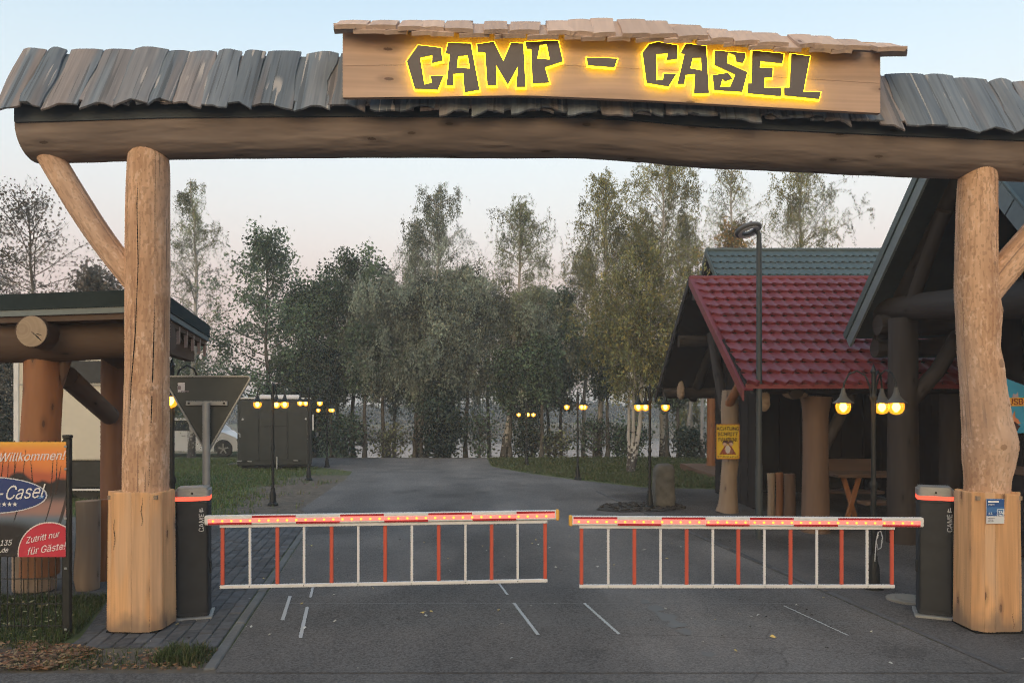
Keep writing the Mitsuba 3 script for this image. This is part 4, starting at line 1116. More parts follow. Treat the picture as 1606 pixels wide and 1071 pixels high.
# green-roofed hut behind
gh = thing('green_roofed_hut', 'taller log hut with a dark green tiled roof behind the red roof', 'hut')
GY0, GYr, GX0, GX1 = 16.6, 19.0, 5.0, 11.5
gzr = H + (HY - 394) / F * GYr
gze = gzr - 2.15
e2g = np.array([0, GY0 - GYr, gze - gzr]); SLg = np.linalg.norm(e2g); e2g /= SLg
ng = np.cross(e1, e2g); ng = -ng if ng[2] < 0 else ng
GYb = 2 * GYr - GY0
groof = part(gh, 'roof', cat(sheet([[GX0, GY0, gze], [GX1, GY0, gze], [GX1, GYr, gzr], [GX0, GYr, gzr]], 0.07), sheet([[GX1, GYb, gze], [GX0, GYb, gze], [GX0, GYr, gzr], [GX1, GYr, gzr]], 0.07)), 'm_darkwood')
rest = []
for c in range(36):
    for r in range(11):
        rest.append(tile_piece(np.array([GX0 + .02, GYr, gzr]) + e1 * (c * .1805) + e2g * (r * SLg / 11) + ng * .006, e1, e2g, ng, 0.1805, SLg / 11 * 1.02, 0.02, 0.024, 5))
part(groof, 'tile', cat(*rest), 'm_greentile', kind='stuff', smooth=40)
part(groof, 'ridge_cap', pipe([[GX0 - .02, GYr, gzr + .03], [GX1, GYr, gzr + .03]], 0.05, 10), 'm_greentile', smooth=40)
part(groof, 'verge_trim', cat(sheet([[GX0 - .03, GY0, gze - .14], [GX0 - .03, GY0, gze + .06], [GX0 - .03, GYr, gzr + .06], [GX0 - .03, GYr, gzr - .12]], 0.03), sheet([[GX0 - .03, GYr, gzr - .12], [GX0 - .03, GYr, gzr + .06], [GX0 - .03, GYb, gze + .06], [GX0 - .03, GYb, gze - .14]], 0.03)), 'm_greentile')
part(gh, 'gable', woody(sheet([[GX0 + .35, GY0 + .4, gze + .1], [GX0 + .35, GYr, gzr - .2], [GX0 + .35, GYb - .4, gze + .1], [GX0 + .35, GYr, gze + .1]], 0.05), [0, 0, 1], 160), 'm_redlog')
for x, y in ((5.45, 20.2), (5.6, 17.2), (11, 20.8), (11, 17.2)):
    part(gh, 'post', log([[x, y, float(zg(x, y)) - .1], [x, y, gze + .3]], [0.13, 0.11], 14, 161, 0.04, 5), 'm_redlog', smooth=True)
for q in range(14):
    y0 = 17.3 + q * .25
    part(gh, 'wall_board', woody(bx(6.3, 6.34 + .01 * (q % 2), y0, y0 + .245, -.1, gze + .9), [0, 0, 1], 165 + q), 'm_darkwood')
part(gh, 'deck', woody(bx(4.75, 11.2, 17.4, 20.9, -0.3, 0.08), [1, 0, 0], 180), 'm_hutlog')

# kiosk with the dark slate roof
ko = thing('kiosk', 'dark kiosk with a steep slate-grey roof on log posts behind the right gate post', 'kiosk')
KX0, KX1, KYr, KZr = 4.53, 9.0, 7.70, 4.71
KYb, KZb, KYf, KZf = 9.98, 2.63, 5.72, 2.53
part(ko, 'roof', cat(sheet([[KX0, KYf, KZf], [KX1, KYf, KZf], [KX1, KYr, KZr], [KX0, KYr, KZr]], 0.06), sheet([[KX1, KYb, KZb], [KX0, KYb, KZb], [KX0, KYr, KZr], [KX1, KYr, KZr]], 0.06)), 'm_slate')


def verge(name, y0, z0, y1, z1, d0, d1, x, th, mat, gap=0.0, cut=(0, 1)):
    """Board along a sloping roof edge on the gable plane, from d0 to d1 below the roof line."""
    a, b = np.array([y0, z0]), np.array([y1, z1])
    t = (b - a) / np.linalg.norm(b - a)
    L = np.linalg.norm(b - a)
    p = np.array([t[1], -t[0]]); p = p if p[1] < 0 else -p
    s0, s1 = a + t * (L * cut[0] + gap), a + t * (L * cut[1] - gap)
    quad = [s0 + p * d1, s1 + p * d1, s1 + p * d0, s0 + p * d0]
    return part(ko, name, sheet([[x, q[0], q[1]] for q in quad], -th), mat)


verge('roof_edge', KYb, KZb, KYr, KZr, -0.02, 0.075, KX0 - 0.03, 0.03, 'm_greentile')
verge('verge_board', KYb, KZb, KYr, KZr, 0.085, 0.225, KX0 - 0.015, 0.03, 'm_flashing')
verge('roof_edge', KYf, KZf, KYr, KZr, -0.02, 0.0, KX0 - 0.03, 0.03, 'm_greentile')
for q in range(11):
    verge('flashing_plate', KYf, KZf, KYr, KZr, 0.0, 0.165, KX0 - 0.034 - 0.003 * (q % 2), 0.02, 'm_flashing', 0.006, (q / 11, (q + 1) / 11))
for x in (4.9, 6.0, 7.2, 8.4):
    for yy, zz in ((KYb, KZb), (KYf, KZf)):
        part(ko, 'rafter', log([[x, KYr, KZr - .22], [x, yy + (0.1 if yy < KYr else -.1), zz - .10]], 0.09, 12, 190, 0.03, 5), 'm_darklog', smooth=True)
part(ko, 'purlin', log([[4.62, 9.35, 2.70], [9, 9.35, 2.72]], 0.13, 14, 191, .03, 4), 'm_darklog', smooth=45)
part(ko, 'purlin', log([[5.30, 9.72, 2.42], [5.36, 9.0, 2.44]], 0.11, 14, 191, .03, 4), 'm_darklog', smooth=45)
part(ko, 'purlin', log([[4.68, 9.55, 2.42], [9, 9.60, 2.42]], 0.12, 14, 191, .03, 5), 'm_darklog', smooth=45)
part(ko, 'purlin', log([[4.62, 7.70, 4.42], [9, 7.70, 4.42]], 0.11, 14, 191, .03, 4), 'm_darklog', smooth=45)
part(ko, 'purlin', log([[4.75, 6.1, 2.66], [9, 6.1, 2.66]], 0.12, 14, 191, .03, 4), 'm_darklog', smooth=45)
part(ko, 'tie_beam', log([[4.84, 9.68, 2.92], [4.86, 8.6, 2.84], [4.88, 7.4, 2.72], [4.9, 6.0, 2.62]], [0.15, 0.16, 0.185, 0.19], 20, 192, .04, 6, step=.15), 'm_darklog', smooth=45)
part(ko, 'post', log([[4.80, 9.08, 0], [4.80, 9.08, 1.4], [4.80, 9.08, 2.75]], [0.19, 0.175, 0.165], 20, 193, .04, 7, step=.1), 'm_darklog', smooth=True)
part(ko, 'post', log([[5.05, 6.25, 0], [5.05, 6.25, 2.6]], [0.18, 0.17], 20, 194, .04, 8, step=.1), 'm_darklog', smooth=True)
part(ko, 'brace', log([[4.86, 9.05, 1.72], [5.16, 8.98, 2.10], [5.42, 8.95, 2.55]], 0.095, 14, 195, .03, 9), 'm_darklog', smooth=True)
part(ko, 'brace', log([[4.82, 7.9, 2.85], [4.82, 7.35, 4.25]], 0.075, 14, 195, .03, 9), 'm_darklog', smooth=True)
part(ko, 'brace', log([[4.82, 8.9, 2.95], [4.82, 8.25, 3.85]], 0.075, 14, 195, .03, 9), 'm_darklog', smooth=True)
for q in range(17):
    y0 = 6.3 + q * .2
    part(ko, 'wall_board', woody(bx(6.0 + .008 * (q % 2), 6.04 + .008 * (q % 2), y0, y0 + .195, .02, 2.5 + max(0, 1.7 - abs(y0 + .1 - 7.7) * .95)), [0, 0, 1], 200 + q), 'm_darkwood')
part(ko, 'counter', woody(bx(5.55, 5.98, 6.6, 9.0, 0.92, 0.97, .006), [0, 1, 0], 230), 'm_hutlog')
part(ko, 'counter_front', woody(bx(5.6, 5.66, 6.6, 9.0, 0.02, 0.92), [0, 0, 1], 231), 'm_darkwood')

# blue ice cream sign
ic = thing('ice_cream_sign', 'light blue ice cream sign with an orange banner beside the right gate post', 'sign')
IYY = 7.2
p4 = lambda pts: Polygon([tuple(at(a, b, IYY)[[0, 2]]) for a, b in pts])
m = prism(p4([(1560, 586), (1566, 589), (1640, 617), (1700, 592), (1700, 679), (1560, 679)]), 0.03); m.apply_translation([0, IYY, 0])
part(ic, 'panel', m, 'm_paint', color=(0.055, 0.36, 0.60))
m = prism(p4([(1572, 624), (1700, 622), (1700, 636), (1572, 637)]), 0.006); m.apply_translation([0, IYY - .006, 0]); part(ic, 'banner', m, 'm_paint', color=(0.80, 0.42, 0.06))
part(ic, 'lettering', text_xz('IJSBOERK', 0.058, at(1576, 0, IYY)[0], gz_at(634.5, IYY), IYY - .0065, True, sx=.95), 'm_paint', color=(0.24, 0.05, 0.03))
m = prism(p4([(1578, 668), (1588, 652), (1591, 644), (1592, 655), (1596, 657), (1600, 664), (1588, 668)]), 0.006); m.apply_translation([0, IYY - .006, 0]); part(ic, 'picture', m, 'm_paint', color=(0.62, 0.25, 0.13))
m = prism(p4([(1582, 664), (1590, 661), (1599, 668), (1594, 676), (1585, 676), (1580, 670)]), 0.004); m.apply_translation([0, IYY - .0105, 0]); part(ic, 'picture', m, 'm_paint', color=(0.05, 0.02, 0.02))
m = prism(p4([(1587, 624), (1589, 617), (1593, 619), (1596, 615), (1597, 624)]), 0.004); m.apply_translation([0, IYY - .005, 0]); part(ic, 'picture', m, 'm_paint', color=(0.55, 0.45, 0.50))


# ------------------------------------------------------------------ left: shelter, banner, fence
sh = thing('timber_shelter', 'log shelter with a flat dark roof behind the left gate post', 'shelter')
FR, BR = at(250, 453, 6.15), at(329, 511, 8.6)
FL = at(-130, 467, 6.35); BL = FL + (BR - FR) * 1.0
top = sheet([FL, FR, BR, BL], 0.135)
part(sh, 'roof', top, 'm_felt')
dn = np.array([0, 0, -1.0])
inn = 0.02
c0 = np.array([FL, FR, BR, BL]); ctr = c0.mean(0)
strip = c0 + (ctr - c0) * 0.008 + dn * 0.136
part(sh, 'drip_edge', sheet(strip, 0.05), 'm_flashing')
soff = c0 + (ctr - c0) * 0.03 + dn * 0.187
part(sh, 'soffit', woody(sheet(soff, 0.05), [1, 0, 0], 240), 'm_shelterlog')
d = (BR - FR); d /= np.linalg.norm(d)
cr = np.array([d[1], -d[0], 0])
for q in range(7):
    p = FR + (BR - FR) * (0.10 + q * 0.145) + dn * 0.215 - cr * 0.03
    pts = []
    for s, dz in ((0.0, 0.02), (0.028, 0.02), (0.0, -0.02), (0.028, -0.12), (0.010, -0.15)):
        for w in (0, 0.03):
            pts.append(p + cr * -w * 1.0 + d * (s - 0.01) * 1.0 + np.array([0, 0, dz]))
    part(sh, 'rafter_tail', woody(trimesh.convex.convex_hull(np.array(pts)), [0, 0, 1], 242), 'm_shingle')
eb = [FR + (BR - FR) * 0.03 + dn * 0.36 - cr * 0.16, FR + (BR - FR) * 0.985 + dn * 0.33 - cr * 0.16]
part(sh, 'edge_beam', woody(sheet([eb[0] + [0, 0, -.10], eb[1] + [0, 0, -.09], eb[1] + [0, 0, .10], eb[0] + [0, 0, .10]], 0.1), d, 243), 'm_shelterlog')
part(sh, 'front_log', log([at(-130, 535, 6.62), at(0, 533, 6.62), at(200, 528, 6.62), at(262, 520, 6.62)], [0.20, 0.21, 0.19, 0.18], 22, 244, 0.03, 3, step=.1), 'm_shelterlog', smooth=45)
part(sh, 'side_log', log([at(50, 520, 6.23), at(50, 520, 6.23) + [-.25, 2.6, -.02]], [0.135, 0.14], 26, 245, .015, 4, seam=(0, 0, 1)), 'm_shelterlog', smooth=45)
ce = at(50, 520, 6.208)
part(sh, 'log_face', lathe([(0, 0.0), (0.131, 0.0), (0.128, 0.006), (0, 0.006)], (0, 0, 0), 30).apply_transform(trimesh.transformations.rotation_matrix(math.pi / 2, [1, 0, 0])).apply_translation(ce), 'm_endgrain')
part(sh, 'crack', pipe([ce + [0.0, -.008, 0.0], ce + [.05, -.008, -.045], ce + [.085, -.008, -.08]], [.002, .005, .002], 6), 'm_dark')
part(sh, 'crack', pipe([ce + [0.045, -.008, -0.02], ce + [.09, -.008, -.035]], [.004, .002], 6), 'm_dark')
part(sh, 'side_log', log([at(195, 560, 7.2), at(110, 510, 6.6) + [0, .1, 0]], [.13, .13], 16, 246, .04, 5), 'm_shelterlog', smooth=45)
rows_s = [(535, 44, 93), (560, 42, 95), (600, 41, 95), (640, 39, 93), (700, 36, 91), (800, 34, 90)]
part(sh, 'post', trunk_from(rows_s + [(900, 32, 90)], 6.68, 247, 9, 0.02), 'm_redlog', smooth=True)
xs_ = (54 - CX) / F * 6.68
for q in range(10):
    a0, a1 = 2 * math.pi * q / 10 - 0.3, 2 * math.pi * (q + 1) / 10 - 0.3
    r1, r0 = 0.182, 0.15
    pts = [[xs_ + r * math.cos(a), 6.68 + 0.85 * r * math.sin(a), z] for r in (r0, r1) for a in (a0 + .02, a1 - .02) for z in (0.02, 1.0)]
    part(sh, 'cladding_board', woody(trimesh.convex.convex_hull(np.array(pts)), [0, 0, 1], 250 + q), 'm_greywood')
part(sh, 'post', log([at(180, 905, 8.4) * [1, 1, 0] + [0, 0, 0], at(180, 560, 8.4)], [0.15, 0.14], 22, 262, .03, 10, step=.1), 'm_rearlog', smooth=True)
part(sh, 'brace', log([at(104, 590, 7.0), at(172, 652, 8.2)], [0.10, 0.10], 16, 263, .03, 11), 'm_shelterlog', smooth=45)
part(sh, 'brace', log([at(88, 610, 6.72), at(107, 545, 6.72)], [0.05, 0.06], 12, 264, .03, 12), 'm_hutlog', smooth=45)
for q, (px0, px1, py0, py1, Y, mat, lab) in enumerate([(119, 157, 785, 928, 6.75, 'm_greywood', 'pale upright half log between the banner and the left gate post'), (150, 176, 783, 926, 7.1, 'm_redlog', 'reddish upright log tucked behind the pale half log at the left gate post')]):
    t = thing('half_log', lab, 'post')
    a, b = at(px0, py0, Y), at(px1, py0, Y)
    c, w = (a[0] + b[0]) / 2, (b[0] - a[0]) / 2
    part(t, 'timber', log([[c, Y, 0.0], [c - .01, Y, .1], [c + .005, Y, a[2] * .6], [c, Y, a[2]]], [w * .9, w, w * .92, w * .96], 10, 270 + q, .05, q, step=.1), mat, smooth=40)

fe = thing('mesh_fence', 'dark wire mesh fence panel with a black post in front of the timber shelter', 'fence')
FY = 5.36
fx0 = at(106, 0, FY)[0]
part(fe, 'post', bx(fx0 - .024, fx0 + .024, FY - .02, FY + .02, -0.1, 1.435, .004), 'm_black')
part(fe, 'cap', bx(fx0 - .028, fx0 + .028, FY - .024, FY + .024, 1.436, 1.462, .005), 'm_black')
for py in (700, 735, 812, 890, 985):
    part(fe, 'clamp', cbox([fx0 + .002, FY - .028, gz_at(py, FY)], [.02, .012, .016], .004), 'm_galv')
ws_ = []
for k in range(36):
    x = fx0 - .04 - k * .05
    ws_.append(bx(x - .0025, x + .0025, FY + .003, FY + .008, 0.06, 1.42))
for z in (0.08, 0.24, 0.42, 0.62, 0.82, 1.02, 1.22, 1.40):
    ws_.append(bx(fx0 - 1.85, fx0 - .02, FY - .004, FY + .002, z - .003, z + .003))
part(fe, 'wire', cat(*ws_), 'm_black', kind='stuff')

ba = thing('welcome_banner', 'printed welcome banner in sunset colours on the mesh fence at the left edge', 'banner')
BYY = FY - 0.024
bx1 = at(103.5, 0, BYY)[0]
zt, zb = gz_at(693, BYY), gz_at(873, BYY)


def sunset(p, n, uv):
    t = (zt - p[2]) / (zt - zb)
    w = noise(p[0] * 3, p[2] * 9, 1) * 0.10
    sky_ = mix(mix((0.75, 0.42, 0.05), (0.70, 0.23, 0.06), smoothstep(0.0, 0.16, t + w)), (0.42, 0.10, 0.05), smoothstep(0.18, 0.36, t + w))
    trees = smoothstep(0.30, 0.34, t + 0.16 * fbm(p[0] * 9, 0, 3, 3) - 0.07)
    lake = mix(mix((0.075, 0.085, 0.10), (0.30, 0.17, 0.15), smoothstep(0.50, 0.60, t + w * .5)), (0.12, 0.16, 0.21), smoothstep(0.60, 0.68, t))
    lake = mix(lake, (0.018, 0.017, 0.02), smoothstep(0.68, 0.84, t + w))
    c = mix(sky_, mix((0.02, 0.018, 0.022), lake, smoothstep(0.42, 0.54, t)), trees)
    reeds = smoothstep(0.74, 0.80, noise(p[0] * 70 + 14 * t * t, p[2] * 2.0, 6)) * smoothstep(0.35, 0.5, t) * smoothstep(1.2, 0.6, t)
    return mix(c, (0.015, 0.014, 0.016), 0.85 * reeds)


scene['m_banner'] = pr(sunset, 0.55)
part(ba, 'panel', bx(bx1 - 1.85, bx1, BYY, BYY + .006, zb, zt), 'm_banner')
pb = lambda pts: Polygon([tuple(at(a, b, BYY)[[0, 2]]) for a, b in pts])
arc = lambda cx, cy, rx_, ry_, t0=0, t1=360: [(cx + rx_ * math.cos(math.radians(t)), cy + ry_ * math.sin(math.radians(t))) for t in np.linspace(t0, t1, 41)]


def flat(name, pol, dy, colr):
    pol = pol.intersection(sbox(bx1 - 1.85, zb, bx1, zt)) if pol is not None else pol
    m = prism(pol, 0.001); m.apply_translation([0, BYY - dy, 0])
    part(ba, name, m, 'm_paint', color=colr)


rr = np.random.default_rng(8)
for q in range(16):
    x0 = rr.uniform(-40, 102); x1 = x0 + rr.normal(-4, 5); y0 = rr.uniform(697, 730); y1 = rr.uniform(765, 800)
    flat('reed_print', pb([(x0, y0), (x0 + .5, y0), ((x0 + x1) / 2 + 1.4, (y0 + y1) / 2), (x1 + 2, y1), (x1, y1), ((x0 + x1) / 2 + .2, (y0 + y1) / 2)]), 0.0015, (0.03, 0.014, 0.012))
flat('oval', pb(arc(-21, 776.5, 95.5, 29.5)), 0.003, (0.55, 0.56, 0.60))
flat('oval', pb(arc(-21, 776.5, 93.5, 27.8)), 0.0045, (0.018, 0.040, 0.16))
flat('disc', pb(arc(78, 868, 50, 50)), 0.003, (0.60, 0.50, 0.50))
flat('disc', pb(arc(78, 868, 48, 48)), 0.0045, (0.48, 0.030, 0.055))
W = (0.68, 0.66, 0.66)
hpx = lambda n: n / F * BYY
part(ba, 'lettering', text_xz('Willkommen!', hpx(13.5), at(-3, 0, BYY)[0], gz_at(724, BYY), BYY - .0022, False, 0.35, sx=.92, rot=0.035), 'm_paint', color=W)
part(ba, 'lettering', text_xz('Camp-Casel', hpx(21), at(-72, 0, BYY)[0], gz_at(788, BYY), BYY - .0058, False, 0.38, sx=.80, rot=0.06), 'm_paint', color=W)
part(ba, 'lettering', text_xz('.de', hpx(5), at(59, 0, BYY)[0], gz_at(781, BYY), BYY - .0058, True, 0.3), 'm_paint', color=(0.12, 0.30, 0.60))
for k in range(4):
    c = (2.0 + k * 8.4 - 3, 790.5)
    pts = [(c[0] + (3.9 if t % 2 == 0 else 1.7) * math.sin(t * math.pi / 5), c[1] - (3.9 if t % 2 == 0 else 1.7) * math.cos(t * math.pi / 5)) for t in range(10)]
    flat('star', pb(pts), 0.0062, W)
part(ba, 'lettering', text_xz('Zutritt nur', hpx(9.5), at(41, 0, BYY)[0], gz_at(852, BYY), BYY - .0058, False, 0.38, sx=.90, rot=0.20), 'm_paint', color=W)
part(ba, 'lettering', text_xz('für Gäste!', hpx(10.5), at(43, 0, BYY)[0], gz_at(870, BYY), BYY - .0058, False, 0.38, sx=.92, rot=0.16), 'm_paint', color=W)
part(ba, 'lettering', text_xz('0135', hpx(8.5), at(-7, 0, BYY)[0], gz_at(856, BYY), BYY - .0022, False, 0.35, sx=.85, rot=0.06), 'm_paint', color=W)
part(ba, 'lettering', text_xz('l.de', hpx(7.5), at(-3, 0, BYY)[0], gz_at(866.5, BYY), BYY - .0022, False, 0.35, sx=.9, rot=0.08), 'm_paint', color=W)

# ------------------------------------------------------------------ vehicles on the left
cv = thing('cargo_trailer', 'cream box trailer with a dark upper panel behind the timber shelter', 'trailer')
CVY = 13.0
X0, X1 = at(23, 0, CVY)[0], at(183, 0, CVY)[0]
zz = lambda py: gz_at(py, CVY)
part(cv, 'body', bx(X0, X1, CVY, CVY + 1.6, zz(722), zz(560), .02), 'm_cream')
part(cv, 'window_panel', bx(at(37, 0, CVY)[0], X1 - .06, CVY - .02, CVY - .001, zz(601), zz(566), .004), 'm_anthracite')
part(cv, 'rail', bx(at(33, 0, CVY)[0], X1 - .03, CVY - .035, CVY - .021, zz(605), zz(602)), 'm_galv')
part(cv, 'corner_post', bx(X0 - .01, at(30, 0, CVY)[0], CVY - .02, CVY - .001, zz(722), zz(559), .004), 'm_white')
part(cv, 'chassis', bx(X0 + .03, X1 - .03, CVY + .05, CVY + 1.55, zz(765), zz(722), .01), 'm_black')
part(cv, 'bumper', bx(X0, X1, CVY - .01, CVY + .04, zz(769.5), zz(766.5), .004), 'm_white')
for x in (X0 + .5, X1 - .6):
    w = part(cv, 'wheel', trimesh.creation.cylinder(radius=.30, height=.2, sections=24).apply_transform(trimesh.transformations.rotation_matrix(math.pi / 2, [1, 0, 0])).apply_translation([x, CVY + .25, .30]), 'm_black', smooth=40)

tr = thing('dark_trailer', 'dark grey box trailer parked at the edge of the lawn on the left', 'trailer')
TY = 21.0
zt_ = lambda py: gz_at(py, TY)
tx = lambda px: at(px, 0, TY)[0]
part(tr, 'body', bx(tx(379), tx(489), TY, TY + 3.2, zt_(729), zt_(626), .03), 'm_trailer')
part(tr, 'roof_rail', bx(tx(381), tx(488), TY - .03, TY + 3.2, zt_(626), zt_(623.5), .01), 'm_white')
part(tr, 'roof_hatch', bx(tx(410), tx(470), TY + .3, TY + 1.5, zt_(623.5), zt_(619), .02), 'm_white')
part(tr, 'door', bx(tx(412), tx(452), TY - .035, TY - .001, zt_(720), zt_(645), .008), 'm_trailer')
part(tr, 'door', bx(tx(382), tx(410), TY - .02, TY - .001, zt_(722), zt_(630), .008), 'm_trailer')
part(tr, 'door', bx(tx(454), tx(487), TY - .02, TY - .001, zt_(722), zt_(630), .008), 'm_trailer')
part(tr, 'seam', bx(tx(412), tx(452), TY - .042, TY - .036, zt_(669), zt_(667.5)), 'm_black')
for px in (387, 480):
    part(tr, 'reflector', cbox([tx(px), TY - .03, zt_(657)], [.05, .02, .05], .008), 'm_white')
for px, py in ((382, 721), (397, 721.5), (465, 721.5)):
    part(tr, 'tail_light', cbox([tx(px), TY - .03, zt_(py)], [.12, .03, .035], .006), 'm_galv')
part(tr, 'chassis', bx(tx(384), tx(484), TY + .1, TY + 3.1, zt_(732), zt_(724), .01), 'm_black')
part(tr, 'drawbar', pipe([[tx(437), TY - .05, zt_(715)], [tx(437), TY - .12, zt_(734)]], .02, 8), 'm_galv')
part(tr, 'handle', pipe([[tx(483), TY - .04, zt_(695)], [tx(483), TY - .04, zt_(679)]], .012, 8), 'm_galv')
part(tr, 'side_marker', bx(tx(489.5), tx(492), TY + .05, TY + .12, zt_(675), zt_(650)), 'm_white')
for px in (388, 402, 470, 482):
    part(tr, 'wheel', trimesh.creation.cylinder(radius=.30, height=.18, sections=20).apply_transform(trimesh.transformations.rotation_matrix(math.pi / 2, [0, 1, 0])).apply_translation([tx(px), TY + 1.2, float(zg(tx(px), TY)) + .30]), 'm_black', smooth=40)
part(tr, 'arm', pipe([[tx(361), TY + .3, zt_(664)], [tx(383), TY - .02, zt_(680)], [tx(383), TY - .02, zt_(685)]], .018, 6), 'm_galv')

piv = [tx(489), TY]
for key in [k for k in scene if k.startswith(tr + '__')]:
    scene[key]['to_world'] = T().translate([piv[0], piv[1], 0]).rotate([0, 0, 1], 15).translate([-piv[0], -piv[1], 0])

ca = thing('parked_car', 'white car parked beside the dark trailer, seen behind the yield sign', 'car')
CY = 31.0
gzc = float(zg(-13.5, CY)) + 0.0
K = CY / F
cx_ = lambda px: (px - CX) * K
cz_ = lambda py: H + (HY - py) * K
arch = lambda c: [(c + 14.8 * math.cos(t), 704 - 14.8 * math.sin(t)) for t in np.linspace(-.25, math.pi + .25, 13)]
side = [(378.5, 707), (379, 700), (377, 691), (366, 684.5), (349, 678), (338, 676), (329, 661), (322, 657), (300, 655.5), (262, 655.5), (236, 658), (224, 675), (220, 690), (221, 708)] + arch(246)[::-1] + arch(350)[::-1]
pol = Polygon([(cx_(a), cz_(b)) for a, b in side]).buffer(-.02).buffer(.02)
m = prism(pol, 1.75); m.apply_translation([0, CY, 0]); body = part(ca, 'body', m, 'm_gloss', smooth=25, color=(0.62, 0.63, 0.66))
win = Polygon([(cx_(a), cz_(b)) for a, b in ((236, 675), (240, 661), (262, 659.5), (300, 659.5), (320, 660.5), (333, 676))])
m = prism(win, 0.02); m.apply_translation([0, CY - .012, 0]); part(ca, 'window', m, 'm_pane')
for px in (258, 295):
    part(ca, 'pillar', bx(cx_(px) - .03, cx_(px) + .03, CY - .02, CY - .013, cz_(676), cz_(659)), 'm_black')
    part(ca, 'door_seam', bx(cx_(px) - .012, cx_(px) + .012, CY - .004, CY + .001, cz_(706), cz_(677)), 'm_black')
for px in (288, 300):
    part(ca, 'handle', cbox([cx_(px), CY - .02, cz_(683.5)], [.16, .03, .035], .01), 'm_galv')
part(ca, 'sill', bx(cx_(226), cx_(341), CY - .02, CY + .0, cz_(711), cz_(708.5), .004), 'm_galv')
part(ca, 'headlight', cbox([cx_(374.5), CY + .05, cz_(690)], [.16, .2, .12], .03), 'm_pane')
for px in (350, 246):
    wz = gzc + .34
    w = part(ca, 'wheel', trimesh.creation.cylinder(radius=.34, height=.22, sections=28).apply_transform(trimesh.transformations.rotation_matrix(math.pi / 2, [1, 0, 0])).apply_translation([cx_(px), CY + .14, wz]), 'm_black', smooth=40)
    for s in range(5):
        a = s * 2 * math.pi / 5
        mm = cbox([0, 0, .11], [.06, .02, .22], .006); mm.apply_transform(trimesh.transformations.rotation_matrix(a, [0, 1, 0])); mm.apply_translation([cx_(px), CY + .01, wz])
        part(w, 'spoke', mm, 'm_galv')


# ------------------------------------------------------------------ trees and shrubs
def tubes(lines, sides=4):
    """Many thin tapered branches as one mesh: lines are (points, radii)."""
    V, Fc, o = [], [], 0
    ang = np.arange(sides) / sides * 2 * np.pi
    for p, r in lines:
        p = np.asarray(p, float)
        t = np.gradient(p, axis=0); t /= np.linalg.norm(t, axis=1, keepdims=True) + 1e-9
        a = np.cross(t, [0.31, 0.52, 0.21]); a /= np.linalg.norm(a, axis=1, keepdims=True) + 1e-9
        b = np.cross(t, a)
        v = p[:, None] + np.asarray(r)[:, None, None] * (np.cos(ang)[None, :, None] * a[:, None] + np.sin(ang)[None, :, None] * b[:, None])
        n = len(p)
        i, j = np.meshgrid(np.arange(n - 1), np.arange(sides), indexing='ij')
        q = np.stack([i * sides + j, i * sides + (j + 1) % sides, (i + 1) * sides + (j + 1) % sides, (i + 1) * sides + j], -1).reshape(-1, 4)
        V.append(v.reshape(-1, 3)); Fc.append(np.vstack([q[:, [0, 1, 2]], q[:, [0, 2, 3]]]) + o); o += n * sides
    return np.vstack(V), np.vstack(Fc)


def leaves(P, size, r, palette, hang=0.0, aspect=0.55, clump=None):
    """Rhombic leaves at the points P, each with its own turn, size and tint."""
    n = len(P)
    a = r.normal(0, 1, (n, 3)); a[:, 2] -= hang * 2.2
    a /= np.linalg.norm(a, axis=1, keepdims=True)
    b = np.cross(a, r.normal(0, 1, (n, 3))); b /= np.linalg.norm(b, axis=1, keepdims=True) + 1e-9
    s = size * r.uniform(0.6, 1.35, (n, 1))
    V = np.stack([P, P + a * s * .5 + b * s * aspect * .5, P + a * s, P + a * s * .5 - b * s * aspect * .5], 1).reshape(-1, 3)
    o = np.arange(n)[:, None] * 4
    Fc = np.vstack([o + [0, 1, 2], o + [0, 2, 3]])
    pal = np.asarray(palette)
    k = r.integers(0, len(pal), n)
    c = pal[k] * r.uniform(0.75, 1.25, (n, 1))
    if clump is not None: c = c * clump[:, None]
    return V, Fc, np.repeat(np.clip(c, 0, 1), 4, axis=0)


def wander(p0, d, L, n, r, jit, bend=(0, 0, 0)):
    pts, d = [np.array(p0, float)], np.array(d, float)
    for _ in range(n):
        d = d + r.normal(0, jit, 3) + np.asarray(bend)
        d /= np.linalg.norm(d)
        pts.append(pts[-1] + d * L / n)
    return np.array(pts)


PAL = {'birch': [(.21, .225, .105), (.26, .25, .105), (.18, .21, .11), (.29, .24, .09)],
       'birch_green': [(.165, .20, .125), (.19, .215, .13), (.215, .22, .12)],
       'maple': [(.10, .155, .10), (.12, .18, .115), (.145, .195, .12), (.105, .145, .11)],
       'willow': [(.225, .27, .215), (.265, .30, .25), (.185, .23, .185), (.24, .25, .195)],
       'dark': [(.045, .066, .052), (.055, .08, .06), (.065, .085, .062)],
       'autumn': [(.34, .19, .06), (.27, .19, .07), (.16, .16, .07)],
       'bare': [(.17, .16, .14), (.15, .15, .13), (.19, .15, .115)]}


